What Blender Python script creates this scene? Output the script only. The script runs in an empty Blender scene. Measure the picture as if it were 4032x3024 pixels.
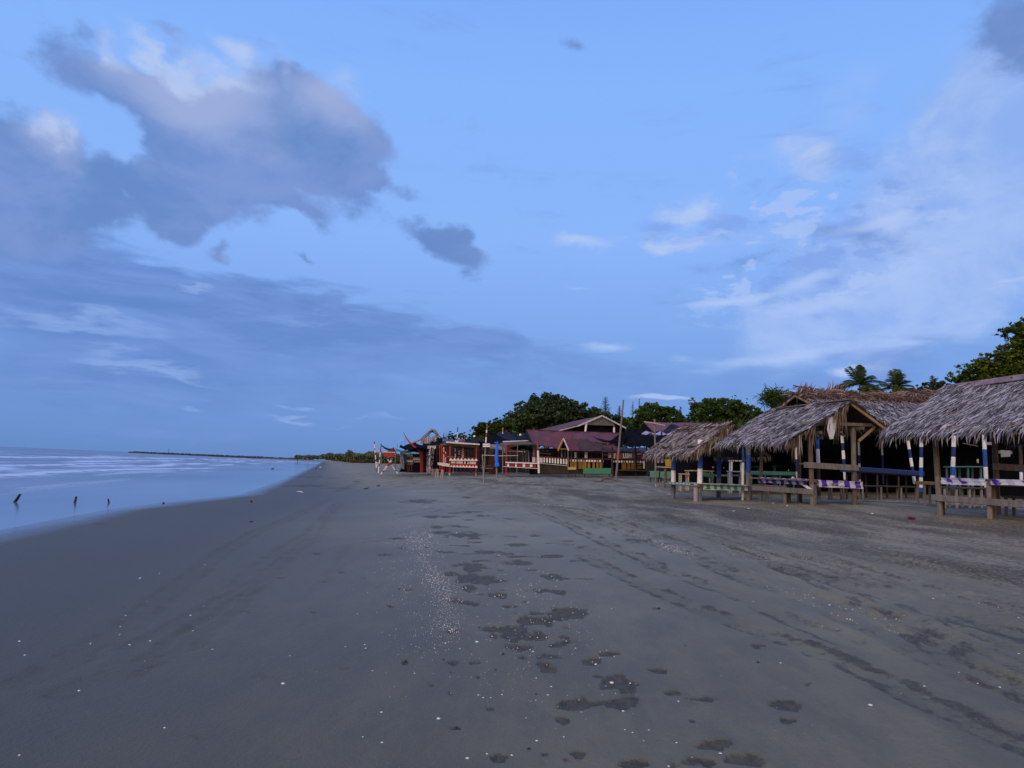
import bpy, math, random
import numpy as np
from mathutils import Vector, Matrix
C = bpy.context.scene.collection
scene = bpy.context.scene
random.seed(7); np.random.seed(7)
R = math.radians
# ------------------------------------------------------------------ camera
FPX = 2912.0                      # focal length in pixels of the 4032 px wide photograph (26 mm lens)
PITCH, ROLL = R(6.46), R(2.43)
CAM = np.array([0.0, 0.0, 2.0])   # sea level is z = 0
_f = np.array([0, math.cos(PITCH), math.sin(PITCH)])
_u0 = np.array([0, -math.sin(PITCH), math.cos(PITCH)]); _r0 = np.array([1.0, 0, 0])
_r = math.cos(ROLL)*_r0 + math.sin(ROLL)*_u0
_u = math.cos(ROLL)*_u0 - math.sin(ROLL)*_r0
cd = bpy.data.cameras.new('camera'); cam = bpy.data.objects.new('camera', cd); C.objects.link(cam)
cd.lens = 26.0; cd.sensor_width = 36.0; cd.clip_start = 0.05; cd.clip_end = 9000
m = Matrix(((_r[0], _u[0], -_f[0], CAM[0]), (_r[1], _u[1], -_f[1], CAM[1]), (_r[2], _u[2], -_f[2], CAM[2]), (0, 0, 0, 1)))
cam.matrix_world = m
scene.camera = cam
def ray(px, py):
    return _f + _r*((px-2016)/FPX) + _u*((1512-py)/FPX)
def W(px, py, Y):
    d = ray(px, py); return CAM + d*(Y/d[1])
# ------------------------------------------------------------------ view, world, sun
scene.view_settings.view_transform = 'Standard'; scene.view_settings.look = 'None'
scene.view_settings.exposure = 0.0; scene.view_settings.gamma = 1.0
def lin(r, g, b):
    f = lambda c: (c/255/12.92) if c/255 <= .04045 else ((c/255+.055)/1.055)**2.4
    return (f(r), f(g), f(b), 1.0)
class NT:
    """small helper for node trees"""
    def __init__(s, tree): s.t = tree; s.n = tree.nodes; s.l = tree.links
    def put(s, inp, v):
        if v is None: return
        if isinstance(v, bpy.types.NodeSocket): s.l.new(v, inp)
        else: inp.default_value = v
    def math(s, op, a, b=None, c=None, clamp=False):
        n = s.n.new('ShaderNodeMath'); n.operation = op; n.use_clamp = clamp
        s.put(n.inputs[0], a); s.put(n.inputs[1], b)
        if c is not None: s.put(n.inputs[2], c)
        return n.outputs[0]
    def mix(s, fac, a, b, blend='MIX'):
        n = s.n.new('ShaderNodeMix'); n.data_type = 'RGBA'; n.blend_type = blend
        s.put(n.inputs[0], fac); s.put(n.inputs[6], a); s.put(n.inputs[7], b)
        return n.outputs[2]
    def noise(s, vec, scale, detail=3, rough=.5, dist=0.0, col=False):
        n = s.n.new('ShaderNodeTexNoise'); s.put(n.inputs['Vector'], vec)
        n.inputs['Scale'].default_value = scale; n.inputs['Detail'].default_value = detail
        n.inputs['Roughness'].default_value = rough; n.inputs['Distortion'].default_value = dist
        return n.outputs['Color' if col else 'Fac']
    def mapr(s, v, a, b, c=0.0, d=1.0, smooth=True):
        n = s.n.new('ShaderNodeMapRange'); n.interpolation_type = 'SMOOTHSTEP' if smooth else 'LINEAR'
        s.put(n.inputs[0], v)
        for i, x in enumerate((a, b, c, d)): s.put(n.inputs[i+1], x)
        return n.outputs[0]
    def vmath(s, op, a, b=None):
        n = s.n.new('ShaderNodeVectorMath'); n.operation = op; s.put(n.inputs[0], a)
        if b is not None:
            if op == 'SCALE': s.put(n.inputs['Scale'], b)
            else: s.put(n.inputs[1], b)
        return n.outputs[0]
    def ramp(s, fac, stops):
        n = s.n.new('ShaderNodeValToRGB'); s.put(n.inputs[0], fac); e = n.color_ramp.elements
        while len(e) < len(stops): e.new(0.5)
        for x, (p, c) in zip(e, stops): x.position = p; x.color = c if len(c) == 4 else (*c, 1)
        return n.outputs[0]
    def mapping(s, vec, loc=(0, 0, 0), rot=(0, 0, 0), scale=(1, 1, 1), typ='POINT'):
        n = s.n.new('ShaderNodeMapping'); n.vector_type = typ; s.put(n.inputs[0], vec)
        n.inputs[1].default_value = loc; n.inputs[2].default_value = rot; n.inputs[3].default_value = scale
        return n.outputs[0]
SUN_EL, SUN_AZ = R(30), R(215)     # low soft light from behind the camera, over the sea
world = bpy.data.worlds.new('World'); scene.world = world; world.use_nodes = True
T = NT(world.node_tree); T.n.clear()
def dir_uv(X, Y):                  # display pixel (2212 wide) -> azimuth, elevation
    d = ray(X*1.8228, Y*1.8228); d = d/np.linalg.norm(d)
    return math.atan2(d[0], d[1]), math.asin(d[2])
gen = T.n.new('ShaderNodeTexCoord').outputs['Generated']
sep = T.n.new('ShaderNodeSeparateXYZ'); T.l.new(gen, sep.inputs[0])
az = T.math('ARCTAN2', sep.outputs[0], sep.outputs[1]); el = T.math('ARCSINE', sep.outputs[2])
cmb = T.n.new('ShaderNodeCombineXYZ'); T.l.new(az, cmb.inputs[0]); T.l.new(el, cmb.inputs[1])
uv = cmb.outputs[0]
stretch = T.mapping(gen, scale=(1, 1, 1.5))
def warp(vec, src, scale, amp, detail=2):
    c = T.noise(src, scale, detail, .55, col=True)
    return T.vmath('ADD', vec, T.vmath('SCALE', T.vmath('SUBTRACT', c, (.5, .5, .5)), amp))
def flat(vec):
    return T.vmath('MULTIPLY', vec, (1, 1, 0))
uvw = flat(warp(warp(uv, stretch, 6, .075, 2), stretch, 18, .05, 5))
uvs = flat(warp(warp(uv, stretch, 5, .05), T.mapping(gen, scale=(1, 1, 5)), 9, .09, 5))
def blobs(vec, lst):
    acc = None
    for (cx, cy, rx, ry, rot, w) in lst:
        u0, v0 = dir_uv(cx, cy); u1, _ = dir_uv(cx+10, cy); _, v1 = dir_uv(cx, cy-10)
        mp = T.mapping(vec, (u0, v0, 0), (0, 0, R(-rot)), (rx*abs(u1-u0)/10, ry*abs(v1-v0)/10, 1), 'TEXTURE')
        g = T.n.new('ShaderNodeTexGradient'); g.gradient_type = 'SPHERICAL'; T.l.new(mp, g.inputs[0])
        acc = T.math('MULTIPLY', g.outputs['Fac'], w) if acc is None else T.math('MULTIPLY_ADD', g.outputs['Fac'], w, acc)
    return acc
fb = T.noise(stretch, 7, 7, .6, .3)
fb2 = T.noise(T.mapping(gen, scale=(1, 1, 6), loc=(3, 1, 0)), 7, 7, .6, .4)
fbf = T.noise(stretch, 26, 5, .6)
sky = T.ramp(T.mapr(el, -.02, .62, smooth=False), [(0, lin(95, 133, 193)), (.10, lin(104, 145, 209)), (.28, lin(121, 162, 228)), (.5, lin(136, 179, 247)), (.8, lin(133, 179, 250)), (1, lin(124, 170, 246))])
# soft veil of lilac cloud on the right
veil = blobs(uvw, [(2170, 380, 400, 420, 0, 1.5), (1920, 560, 440, 230, -8, 1.0), (1500, 520, 260, 60, -4, .6), (1800, 700, 360, 130, -14, .9), (1750, 330, 130, 80, 10, .7), (2212, 300, 260, 260, 0, .6)])
veilf = T.math('MULTIPLY', T.mapr(T.math('MULTIPLY_ADD', T.math('SUBTRACT', fb, .5), .8, veil), .2, .7), .9)
sky = T.mix(veilf, sky, T.mix(T.mapr(fb, .38, .62), lin(140, 173, 236), lin(163, 190, 241)))
# stratus bank low on the left
strat = blobs(uvs, [(250, 640, 760, 130, 3, 1.2), (820, 700, 560, 70, 5, .9), (300, 800, 900, 160, 0, 1.0), (1100, 800, 700, 90, 2, .6), (150, 560, 300, 90, 5, .8), (1900, 800, 500, 90, -6, .45)])
strf = T.math('MULTIPLY', T.mapr(T.math('ADD', T.math('MULTIPLY_ADD', T.math('SUBTRACT', fb2, .5), 1.5, strat), T.math('MULTIPLY', T.math('SUBTRACT', fb, .5), .9)), .1, .85), .95)
sky = T.mix(strf, sky, T.mix(T.mapr(fb2, .3, .7), lin(94, 131, 198), lin(112, 147, 214)))
# darker masses
dark = blobs(uvw, [(130, 120, 160, 80, 15, .75), (330, 190, 230, 75, 22, .9), (430, 250, 260, 110, 10, 1.2), (480, 350, 210, 180, 0, 1.6), (420, 420, 130, 90, 0, .9), (700, 290, 190, 130, 15, 1.3), (690, 390, 260, 60, 22, .9), (820, 390, 170, 30, 12, .7), (660, 455, 130, 40, 22, .8),
                   (60, 340, 260, 150, 15, 1.4), (210, 400, 230, 120, 10, 1.2), (60, 490, 210, 110, -5, 1.1), (380, 90, 70, 40, 10, .5), (640, 220, 200, 90, 20, .8),
                   (380, 500, 62, 38, 20, .95), (480, 545, 45, 25, 10, .7), (950, 515, 90, 48, 14, 1.0), (1010, 560, 60, 40, 20, .8), (1250, 95, 45, 35, 0, .5), (650, 577, 50, 12, 5, .6),
                   (2190, 60, 150, 130, 10, 1.1), (1620, 575, 220, 50, -6, .45), (1850, 500, 260, 40, 8, .5), (1400, 525, 60, 16, 0, .4)])
darkf = T.mapr(T.math('ADD', dark, T.math('MULTIPLY_ADD', T.math('SUBTRACT', fb, .5), .7, T.math('MULTIPLY', T.math('SUBTRACT', fbf, .5), .8))), .14, .66)
body = blobs(uvw, [(420, 200, 330, 110, 15, 1.2), (720, 220, 140, 100, 10, 1.1), (110, 270, 160, 90, 15, .9), (480, 160, 160, 80, 10, .5), (280, 330, 200, 70, 20, .3)])
bodyc = T.mix(T.mapr(T.math('MULTIPLY_ADD', T.math('SUBTRACT', fb, .5), 1.1, body), .0, 1.1), T.mix(T.mapr(fb, .35, .65), lin(97, 133, 194), lin(118, 146, 206)), lin(154, 171, 216))
sky = T.mix(T.math('MULTIPLY', darkf, .93), sky, bodyc)
# sunlit tops and light streaks
light = blobs(uvw, [(245, 95, 70, 34, 25, 1.0), (330, 115, 110, 26, 28, 1.0), (400, 160, 60, 24, 35, .8), (515, 130, 80, 50, 25, 1.2), (480, 180, 130, 40, 15, .9), (600, 150, 70, 50, 40, .6), (760, 190, 80, 50, 15, .6), (85, 245, 85, 52, 22, 1.5), (150, 275, 60, 34, 20, .8),
                    (1490, 455, 105, 34, -2, 1.3), (1265, 520, 90, 24, 3, 1.2), (1430, 537, 80, 18, -4, 1.0), (1960, 250, 120, 60, -50, .5), (1560, 500, 60, 16, -4, .6), (1730, 330, 110, 40, 10, .8), (1780, 365, 90, 24, 12, .5), (1900, 470, 150, 22, -12, .8), (1960, 480, 90, 16, 0, .6),
                    (1650, 470, 120, 26, 0, .5), (1850, 200, 160, 90, -50, .45), (1830, 808, 50, 32, -20, 1.1), (1880, 790, 80, 34, 0, .5)])
uvg = flat(warp(warp(uv, T.mapping(gen, scale=(1, 1, 3)), 4, .03), T.mapping(gen, scale=(1, 1, 4)), 16, .022, 4))
light3 = blobs(uvg, [(1740, 610, 160, 26, -14, .9), (1560, 652, 140, 16, -5, 1.0), (1750, 665, 170, 40, -8, .9), (1480, 770, 140, 14, 0, .5), (1430, 858, 100, 10, 0, 1.3), (1700, 765, 280, 22, -8, .9), (1320, 750, 110, 26, -3, .8), (1265, 520, 84, 20, 3, .8), (1430, 537, 80, 15, -4, .8), (1490, 455, 90, 24, -2, .9), (1250, 625, 60, 8, 0, .5), (2180, 612, 120, 12, -12, .8), (1900, 480, 180, 22, -8, .7)])
light2 = blobs(uvs, [(180, 690, 260, 24, 5, .8), (360, 795, 260, 18, 6, .7), (230, 785, 110, 16, 4, .5), (415, 612, 55, 10, 5, .9), (670, 700, 130, 16, 2, .5), (625, 893, 50, 16, 8, .9), (430, 880, 50, 12, 0, .6), (780, 915, 60, 10, 0, .5), (1000, 700, 160, 12, 2, .4), (1200, 745, 150, 14, 0, .4), (2180, 610, 110, 12, -10, .6), (700, 925, 120, 12, 0, .4), (1150, 790, 160, 12, 2, .3), (820, 905, 60, 8, 0, .5)])
lf = T.mapr(T.math('MULTIPLY', light, T.math('ADD', T.mapr(fb, .32, .66, .15, 1.25), T.math('MULTIPLY', T.math('SUBTRACT', fbf, .5), 1.2))), .05, 1.05)
lf3 = T.mapr(T.math('ADD', light3, T.math('MULTIPLY_ADD', T.math('SUBTRACT', fb2, .5), .8, T.math('MULTIPLY', T.math('SUBTRACT', fbf, .5), .5))), .15, .9)
lf2 = T.mapr(T.math('MULTIPLY_ADD', T.math('SUBTRACT', fb2, .5), .9, light2), .10, .75)
# broken texture inside the veil on the right
reg = blobs(uvw, [(1800, 480, 480, 240, 0, 1.3), (1650, 640, 330, 110, -8, .8), (1450, 500, 220, 70, 0, .6)])
fbm3 = T.noise(T.mapping(gen, scale=(1, 1, 2.4), loc=(1, 2, 0)), 10, 7, .6, .2)
sky = T.mix(T.math('MULTIPLY', T.mapr(T.math('MULTIPLY', reg, T.mapr(fbm3, .54, .36)), .1, .9), .55), sky, lin(118, 154, 226))
sky = T.mix(T.math('MULTIPLY', T.mapr(T.math('MULTIPLY', reg, T.mapr(fbm3, .50, .62)), .1, .7), .65), sky, lin(170, 194, 242))
sky = T.mix(T.math('MULTIPLY', lf, .85), sky, lin(180, 200, 240))
sky = T.mix(T.math('MULTIPLY', lf3, .75), sky, lin(172, 196, 242))
sky = T.mix(T.math('MULTIPLY', lf2, .55), sky, lin(146, 176, 232))
# warm dusk glow in the sky behind the viewer, where the sun is
back = T.math('MULTIPLY', T.mapr(sep.outputs[1], .25, -.8), T.mapr(el, 1.2, .0))
sky = T.mix(T.math('MULTIPLY', back, .9), sky, (1.3, .80, .52, 1))
nis = T.n.new('ShaderNodeTexSky'); nis.sky_type = 'NISHITA'; nis.sun_disc = False
nis.sun_elevation = SUN_EL; nis.sun_rotation = SUN_AZ
b1 = T.n.new('ShaderNodeBackground'); T.l.new(sky, b1.inputs[0]); b1.inputs[1].default_value = 1.0
b2 = T.n.new('ShaderNodeBackground'); T.l.new(nis.outputs[0], b2.inputs[0]); b2.inputs[1].default_value = 0.004
ad = T.n.new('ShaderNodeAddShader'); T.l.new(b1.outputs[0], ad.inputs[0]); T.l.new(b2.outputs[0], ad.inputs[1])
wo = T.n.new('ShaderNodeOutputWorld'); T.l.new(ad.outputs[0], wo.inputs[0])
sd = bpy.data.lights.new('sun', 'SUN'); sun = bpy.data.objects.new('sun', sd); C.objects.link(sun)
sd.energy = 1.5; sd.angle = R(45); sd.color = (1.0, .76, .54)
_sdir = Vector((math.sin(SUN_AZ)*math.cos(SUN_EL), math.cos(SUN_AZ)*math.cos(SUN_EL), math.sin(SUN_EL)))
sun.rotation_euler = _sdir.to_track_quat('Z', 'Y').to_euler()
# ------------------------------------------------------------------ terrain shape
BA = R(13.8); cB, sB = math.cos(BA), math.sin(BA)      # the beach runs 13.8 degrees left of the view
def st(x, y): return x*cB + y*sB, -x*sB + y*cB
def from_st(s, t): return s*cB - t*sB, s*sB + t*cB
_TK = [-60, 0, 19, 28, 41, 70, 200, 760]
_PR = [([-60, -20, -9, -4, 0, 7, 14, 22, 40, 90], [-2, -.5, 0, .2, .45, .85, 1.3, 1.6, 1.9, 2.2]),
       ([-60, -20, -9, -4, 0, 7, 14, 22, 40, 90], [-2, -.5, 0, .2, .45, .85, 1.3, 1.6, 1.9, 2.2]),
       ([-60, -20, -7.4, -3, 0, 5, 14, 22, 40, 90], [-2, -.4, 0, .22, .42, .70, 1.31, 1.55, 1.9, 2.2]),
       ([-60, -20, -7.0, -3, 0, 5, 14.5, 22, 40, 90], [-2, -.4, 0, .2, .32, .6, 1.08, 1.5, 1.9, 2.2]),
       ([-60, -20, -3.9, 0, 5, 12, 22, 40, 90], [-2, -.4, 0, .28, .6, 1.08, 1.5, 1.9, 2.2]),
       ([-60, -20, -3.3, 0, 5, 12.2, 22, 40, 90], [-2, -.5, 0, .35, .75, 1.22, 1.52, 1.8, 2.2]),
       ([-60, -20, -3, 0, 5, 12, 22, 40, 90], [-2, -.5, 0, .3, .7, 1.2, 1.5, 1.7, 2.2]),
       ([-60, -20, -3, 0, 5, 12, 22, 40, 90], [-2, -.5, 0, .3, .7, 1.2, 1.5, 1.7, 2.2])]
def terr(x, y):
    x = np.asarray(x, float); y = np.asarray(y, float)
    s, t = st(x, y); out = np.zeros_like(s)
    for ds, w in ((-1.6, .15), (-.8, .22), (0, .26), (.8, .22), (1.6, .15)):
        zs = [np.interp(s+ds, a, b) for a, b in _PR]
        z = zs[0].copy()
        for i in range(len(_TK)-1):
            f = np.clip((t-_TK[i])/(_TK[i+1]-_TK[i]), 0, 1); z = z*(1-f) + zs[i+1]*f if i else zs[0]*(1-f) + zs[1]*f
        out += w*z
    far = np.clip((t-735)/60, 0, 1); spit = -1.2 + 2.1*np.clip((s+120)/60, 0, 1)
    out = np.where(t > 735, np.maximum(out, out*(1-far)+spit*far), out)
    return out
def G(px, py, ymax=900):
    """where the sight line through a photo pixel meets the sand"""
    d = ray(px, py); ys = np.geomspace(1.2, ymax, 3000)
    P = CAM[None] + d[None]*(ys/d[1])[:, None]
    h = P[:, 2] - terr(P[:, 0], P[:, 1]); k = np.argmax(h < 0)
    if h[k] >= 0: k = len(ys)-1
    a, b = (P[k-1], P[k]); ha, hb = h[k-1], h[k]; f = ha/(ha-hb) if k else 0
    p = a + (b-a)*f; p[2] = float(terr(p[0], p[1])); return p
def GY(px, Y):
    """sand point in the vertical plane of a photo column at distance Y"""
    lo, hi = 1200.0, 3000.0
    for _ in range(40):
        mid = (lo+hi)/2; p = W(px, mid, Y)
        if p[2] > float(terr(p[0], p[1])): lo = mid
        else: hi = mid
    return W(px, lo, Y)
# ------------------------------------------------------------------ mesh helpers
ROOTM = {}
def V3(p): return np.array(p, float)
def tag(o, label=None, cat=None, group=None, kind=None):
    if label: o['label'] = label
    if cat: o['category'] = cat
    if group: o['group'] = group
    if kind: o['kind'] = kind
    return o
def empty(name, loc, rz=0.0, label=None, cat=None, group=None):
    o = bpy.data.objects.new(name, None); C.objects.link(o); o.location = Vector(loc); o.rotation_euler = (0, 0, rz)
    o.empty_display_size = .2
    ROOTM[o.name] = np.array(Matrix.Translation(Vector(loc)) @ Matrix.Rotation(rz, 4, 'Z'))
    return tag(o, label, cat, group)
class MB:
    def __init__(s): s.v = []; s.f = []; s.m = []
    def add(s, vs, fs, mi=0):
        n = len(s.v); s.v.extend([tuple(map(float, p)) for p in vs]); s.f.extend([tuple(i+n for i in f) for f in fs]); s.m.extend([mi]*len(fs)); return s
    def bar(s, a, b, w, h, mi=0, up=(0, 0, 1), bow=0.0):
        """a rectangular bar from a to b, w across and h along the up direction, with softened corners"""
        a, b = V3(a), V3(b); d = b-a; d /= np.linalg.norm(d)+1e-9; u = V3(up); r = np.cross(d, u)
        if np.linalg.norm(r) < 1e-3: r = np.cross(d, V3((0, 1, 0)))
        r /= np.linalg.norm(r); u = np.cross(r, d); c = .18*min(w, h)
        prof = [(-w/2+c, -h/2), (w/2-c, -h/2), (w/2, -h/2+c), (w/2, h/2-c), (w/2-c, h/2), (-w/2+c, h/2), (-w/2, h/2-c), (-w/2, -h/2+c)]
        vs = [p + r*x + u*y for p in (a, b) for x, y in prof]
        fs = [(i, (i+1) % 8, 8+(i+1) % 8, 8+i) for i in range(8)] + [tuple(range(7, -1, -1)), tuple(range(8, 16))]
        return s.add(vs, fs, mi)
    def tube(s, pts, rad, n=8, mi=0, jit=0.0, cap=True):
        pts = [V3(p) for p in pts]; rad = list(rad) if hasattr(rad, '__len__') else [rad]*len(pts)
        base = len(s.v); vs = []; fs = []
        for i, p in enumerate(pts):
            d = pts[min(i+1, len(pts)-1)] - pts[max(i-1, 0)]; d /= np.linalg.norm(d)+1e-9
            r = np.cross(d, V3((0, 1, .01)) if abs(d[1]) < .9 else V3((1, 0, 0))); r /= np.linalg.norm(r); u = np.cross(r, d)
            for k in range(n):
                a = 2*math.pi*k/n; q = rad[i]*(1+jit*random.uniform(-1, 1)); vs.append(p + r*math.cos(a)*q + u*math.sin(a)*q)
        ms = mi if hasattr(mi, '__len__') else [mi]*(len(pts)-1)
        for i in range(len(pts)-1):
            s.add([], [], 0)
        s.v.extend([tuple(map(float, p)) for p in vs])
        for i in range(len(pts)-1):
            for k in range(n):
                s.f.append((base+i*n+k, base+i*n+(k+1) % n, base+(i+1)*n+(k+1) % n, base+(i+1)*n+k)); s.m.append(ms[i])
        if cap:
            s.f.append(tuple(base+k for k in range(n-1, -1, -1))); s.m.append(ms[0])
            s.f.append(tuple(base+(len(pts)-1)*n+k for k in range(n))); s.m.append(ms[-1])
        return s
    def sheet(s, p00, p10, p11, p01, nu=8, nv=6, thick=.012, sag=0.0, wob=0.0, mi=0, corr=0, corrh=.02, wl=1.0):
        """a thin sheet with real thickness between four corners; sag along the middle, wobble and corrugation along u"""
        P = [V3(p) for p in (p00, p10, p11, p01)]; n0 = np.cross(P[1]-P[0], P[3]-P[0]); n0 /= np.linalg.norm(n0)+1e-9
        if n0[2] < 0: n0 = -n0
        ph = [random.uniform(0, 6.28) for _ in range(6)]; top = []
        for j in range(nv+1):
            for i in range(nu+1):
                a, b = i/nu, j/nv; q = P[0]*(1-a)*(1-b) + P[1]*a*(1-b) + P[2]*a*b + P[3]*(1-a)*b
                q = q + V3((0, 0, -sag*(4*a*(1-a))*(0.4+.6*4*b*(1-b))))
                q = q + n0*wob*(math.sin(a*9/wl+ph[0]+2*b)*.5+math.sin(b*7/wl+ph[1]+3*a)*.4+math.sin((a*17+b*11)/wl+ph[2])*.3)
                if corr: q = q + n0*corrh*math.sin(a*corr*2*math.pi)
                top.append(q)
        bot = [q - n0*thick for q in top]; N = (nu+1)*(nv+1); w = nu+1
        fs = []
        for j in range(nv):
            for i in range(nu):
                k = j*w+i; fs.append((k, k+1, k+w+1, k+w)); fs.append((N+k, N+k+w, N+k+w+1, N+k+1))
        for i in range(nu): fs.append((i, N+i, N+i+1, i+1)); k = nv*w+i; fs.append((k, k+1, N+k+1, N+k))
        for j in range(nv): k = j*w; fs.append((k, k+w, N+k+w, N+k)); k = j*w+nu; fs.append((k, N+k, N+k+w, k+w))
        return s.add(top+bot, fs, mi)
    def poly(s, pts, thick, mi=0, nrm=None):
        """a flat board: polygon outline pushed back by its thickness"""
        P = [V3(p) for p in pts]; n = V3(nrm) if nrm is not None else np.cross(P[1]-P[0], P[2]-P[0]); n = n/np.linalg.norm(n)
        k = len(P); Q = [p + n*thick for p in P]
        return s.add(P+Q, [tuple(range(k)), tuple(range(2*k-1, k-1, -1))] + [(i, k+i, k+(i+1) % k, (i+1) % k) for i in range(k)], mi)
    def pile(s, c, r, n=10, mi=0, rough=.25, seed=0):
        """a lumpy rounded solid"""
        rg = random.Random(seed or random.random()); m = max(4, n//2); vs = []; fs = []
        for j in range(m+1):
            th = math.pi*j/m
            for i in range(n):
                ph = 2*math.pi*i/n; q = 1+rough*rg.uniform(-1, 1)
                vs.append((c[0]+r[0]*q*math.sin(th)*math.cos(ph), c[1]+r[1]*q*math.sin(th)*math.sin(ph), c[2]+r[2]*q*math.cos(th)))
        for j in range(m):
            for i in range(n): fs.append((j*n+i, (j+1)*n+i, (j+1)*n+(i+1) % n, j*n+(i+1) % n))
        return s.add(vs, fs, mi)
    def build(s, name, mats, parent=None, origin=None, smooth=False):
        if not isinstance(mats, (list, tuple)): mats = [mats]
        v = np.array(s.v, float)
        if parent is not None:
            root = parent
            while root.parent is not None: root = root.parent
            Mi = np.linalg.inv(ROOTM[root.name]); v = v @ Mi[:3, :3].T + Mi[:3, 3]
            me = bpy.data.meshes.new(name); o = bpy.data.objects.new(name, me); o.parent = parent
        else:
            if origin is None: origin = (float((v[:, 0].min()+v[:, 0].max())/2), float((v[:, 1].min()+v[:, 1].max())/2), float(v[:, 2].min()))
            v = v - np.array(origin); me = bpy.data.meshes.new(name); o = bpy.data.objects.new(name, me); o.location = origin
        me.from_pydata(v.tolist(), [], s.f)
        for mt in mats: me.materials.append(mt)
        if len(mats) > 1: me.polygons.foreach_set('material_index', s.m)
        if smooth: me.polygons.foreach_set('use_smooth', [True]*len(me.polygons))
        me.update(); C.objects.link(o)
        if parent is None: ROOTM[o.name] = np.array(Matrix.Translation(Vector(origin)))
        return o
def quads_mb(centers, ax, bx, mi=0):
    """many small diamond leaves at once"""
    mb = MB(); c = np.asarray(centers); P = np.stack([c-ax, c+bx*1.0, c+ax, c-bx*1.0], 1).reshape(-1, 3)
    mb.v = [tuple(p) for p in P.tolist()]; n = len(c); mb.f = [(4*i, 4*i+1, 4*i+2, 4*i+3) for i in range(n)]; mb.m = [mi]*n
    return mb
def rnd_unit(n):
    v = np.random.normal(size=(n, 3)); return v/np.linalg.norm(v, axis=1)[:, None]
# ------------------------------------------------------------------ numpy noise
def vnoise(x, y, seed=0):
    xi = np.floor(x).astype(np.int64); yi = np.floor(y).astype(np.int64); fx = x-xi; fy = y-yi
    fx = fx*fx*(3-2*fx); fy = fy*fy*(3-2*fy)
    def h(a, b):
        n = (a*374761393 + b*668265263 + seed*974711) & 0x7fffffff; n = ((n ^ (n >> 13))*1274126177) & 0x7fffffff
        n = n ^ (n >> 16); return (n & 0xffff)/65535.0
    return (h(xi, yi)*(1-fx)+h(xi+1, yi)*fx)*(1-fy) + (h(xi, yi+1)*(1-fx)+h(xi+1, yi+1)*fx)*fy
def fbm(x, y, oct=4, seed=0):
    a = 0; w = .5; t = 0
    for i in range(oct): a = a + w*vnoise(x*2**i, y*2**i, seed+i); t += w; w *= .5
    return a/t
def sstep(x, a, b):
    f = np.clip((x-a)/(b-a), 0, 1); return f*f*(3-2*f)
# ------------------------------------------------------------------ materials
def newmat(name):
    mt = bpy.data.materials.new(name); mt.use_nodes = True; t = NT(mt.node_tree)
    bs = next(n for n in t.n if n.type == 'BSDF_PRINCIPLED'); return mt, t, bs
MC = {}
def M(name, col, rough=.8, var=.18, scale=6.0, bump=.15, stretch=(1, 1, 1), island=0.0, spec=.3, dirt=0.0):
    if name in MC: return MC[name]
    mt, t, bs = newmat(name); co = t.n.new('ShaderNodeTexCoord').outputs['Object']
    mp = t.mapping(co, scale=stretch); n1 = t.noise(mp, scale, 5, .6); n2 = t.noise(mp, scale*5, 3, .6)
    k = t.math('MULTIPLY_ADD', n2, .4, t.math('MULTIPLY', n1, .6))
    a = tuple(c*(1-var*1.6) for c in col[:3])+(1,); b = tuple(min(1, c*(1+var*1.6)) for c in col[:3])+(1,)
    c = t.mix(t.mapr(k, .3, .7), a, b)
    if island:
        g = t.n.new('ShaderNodeNewGeometry').outputs['Random Per Island']
        c = t.mix(1.0, c, t.ramp(g, [(0, (1-island,)*3), (1, (1+island*.6,)*3)]), 'MULTIPLY')
    if dirt:
        c = t.mix(t.math('MULTIPLY', t.mapr(t.noise(co, scale*.6, 5, .7), .5, .7), dirt), c, tuple(x*.35+.02 for x in col[:3])+(1,))
    t.l.new(c, bs.inputs['Base Color']); bs.inputs['Roughness'].default_value = rough; bs.inputs['Specular IOR Level'].default_value = spec
    if bump:
        bn = t.n.new('ShaderNodeBump'); bn.inputs['Strength'].default_value = bump; bn.inputs['Distance'].default_value = .02
        t.l.new(k, bn.inputs['Height']); t.l.new(bn.outputs[0], bs.inputs['Normal'])
    MC[name] = mt; return mt
def leafmat(name, c1, c2, c3):
    mt, t, bs = newmat(name); g = t.n.new('ShaderNodeNewGeometry').outputs['Random Per Island']
    co = t.n.new('ShaderNodeTexCoord').outputs['Object']; n1 = t.noise(co, .45, 3, .6)
    c = t.ramp(t.math('MULTIPLY_ADD', n1, 1.3, t.math('MULTIPLY_ADD', g, .5, -.4)), [(.15, c1), (.5, c2), (.85, c3)])
    t.l.new(c, bs.inputs['Base Color']); bs.inputs['Roughness'].default_value = .6; bs.inputs['Specular IOR Level'].default_value = .25
    tr = t.n.new('ShaderNodeBsdfTranslucent'); t.l.new(c, tr.inputs[0]); mx = t.n.new('ShaderNodeMixShader'); mx.inputs[0].default_value = .25
    t.l.new(bs.outputs[0], mx.inputs[1]); t.l.new(tr.outputs[0], mx.inputs[2])
    out = next(n for n in t.n if n.type == 'OUTPUT_MATERIAL'); t.l.new(mx.outputs[0], out.inputs[0]); return mt
def thatchmat(name, stops):
    mt, t, bs = newmat(name); g = t.n.new('ShaderNodeNewGeometry').outputs['Random Per Island']
    co = t.n.new('ShaderNodeTexCoord').outputs['Object']; n1 = t.noise(co, 1.2, 4, .6)
    c = t.ramp(t.math('MULTIPLY_ADD', n1, .7, t.math('MULTIPLY_ADD', g, .8, -.25)), stops)
    t.l.new(c, bs.inputs['Base Color']); bs.inputs['Roughness'].default_value = .85; bs.inputs['Specular IOR Level'].default_value = .2; return mt
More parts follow.
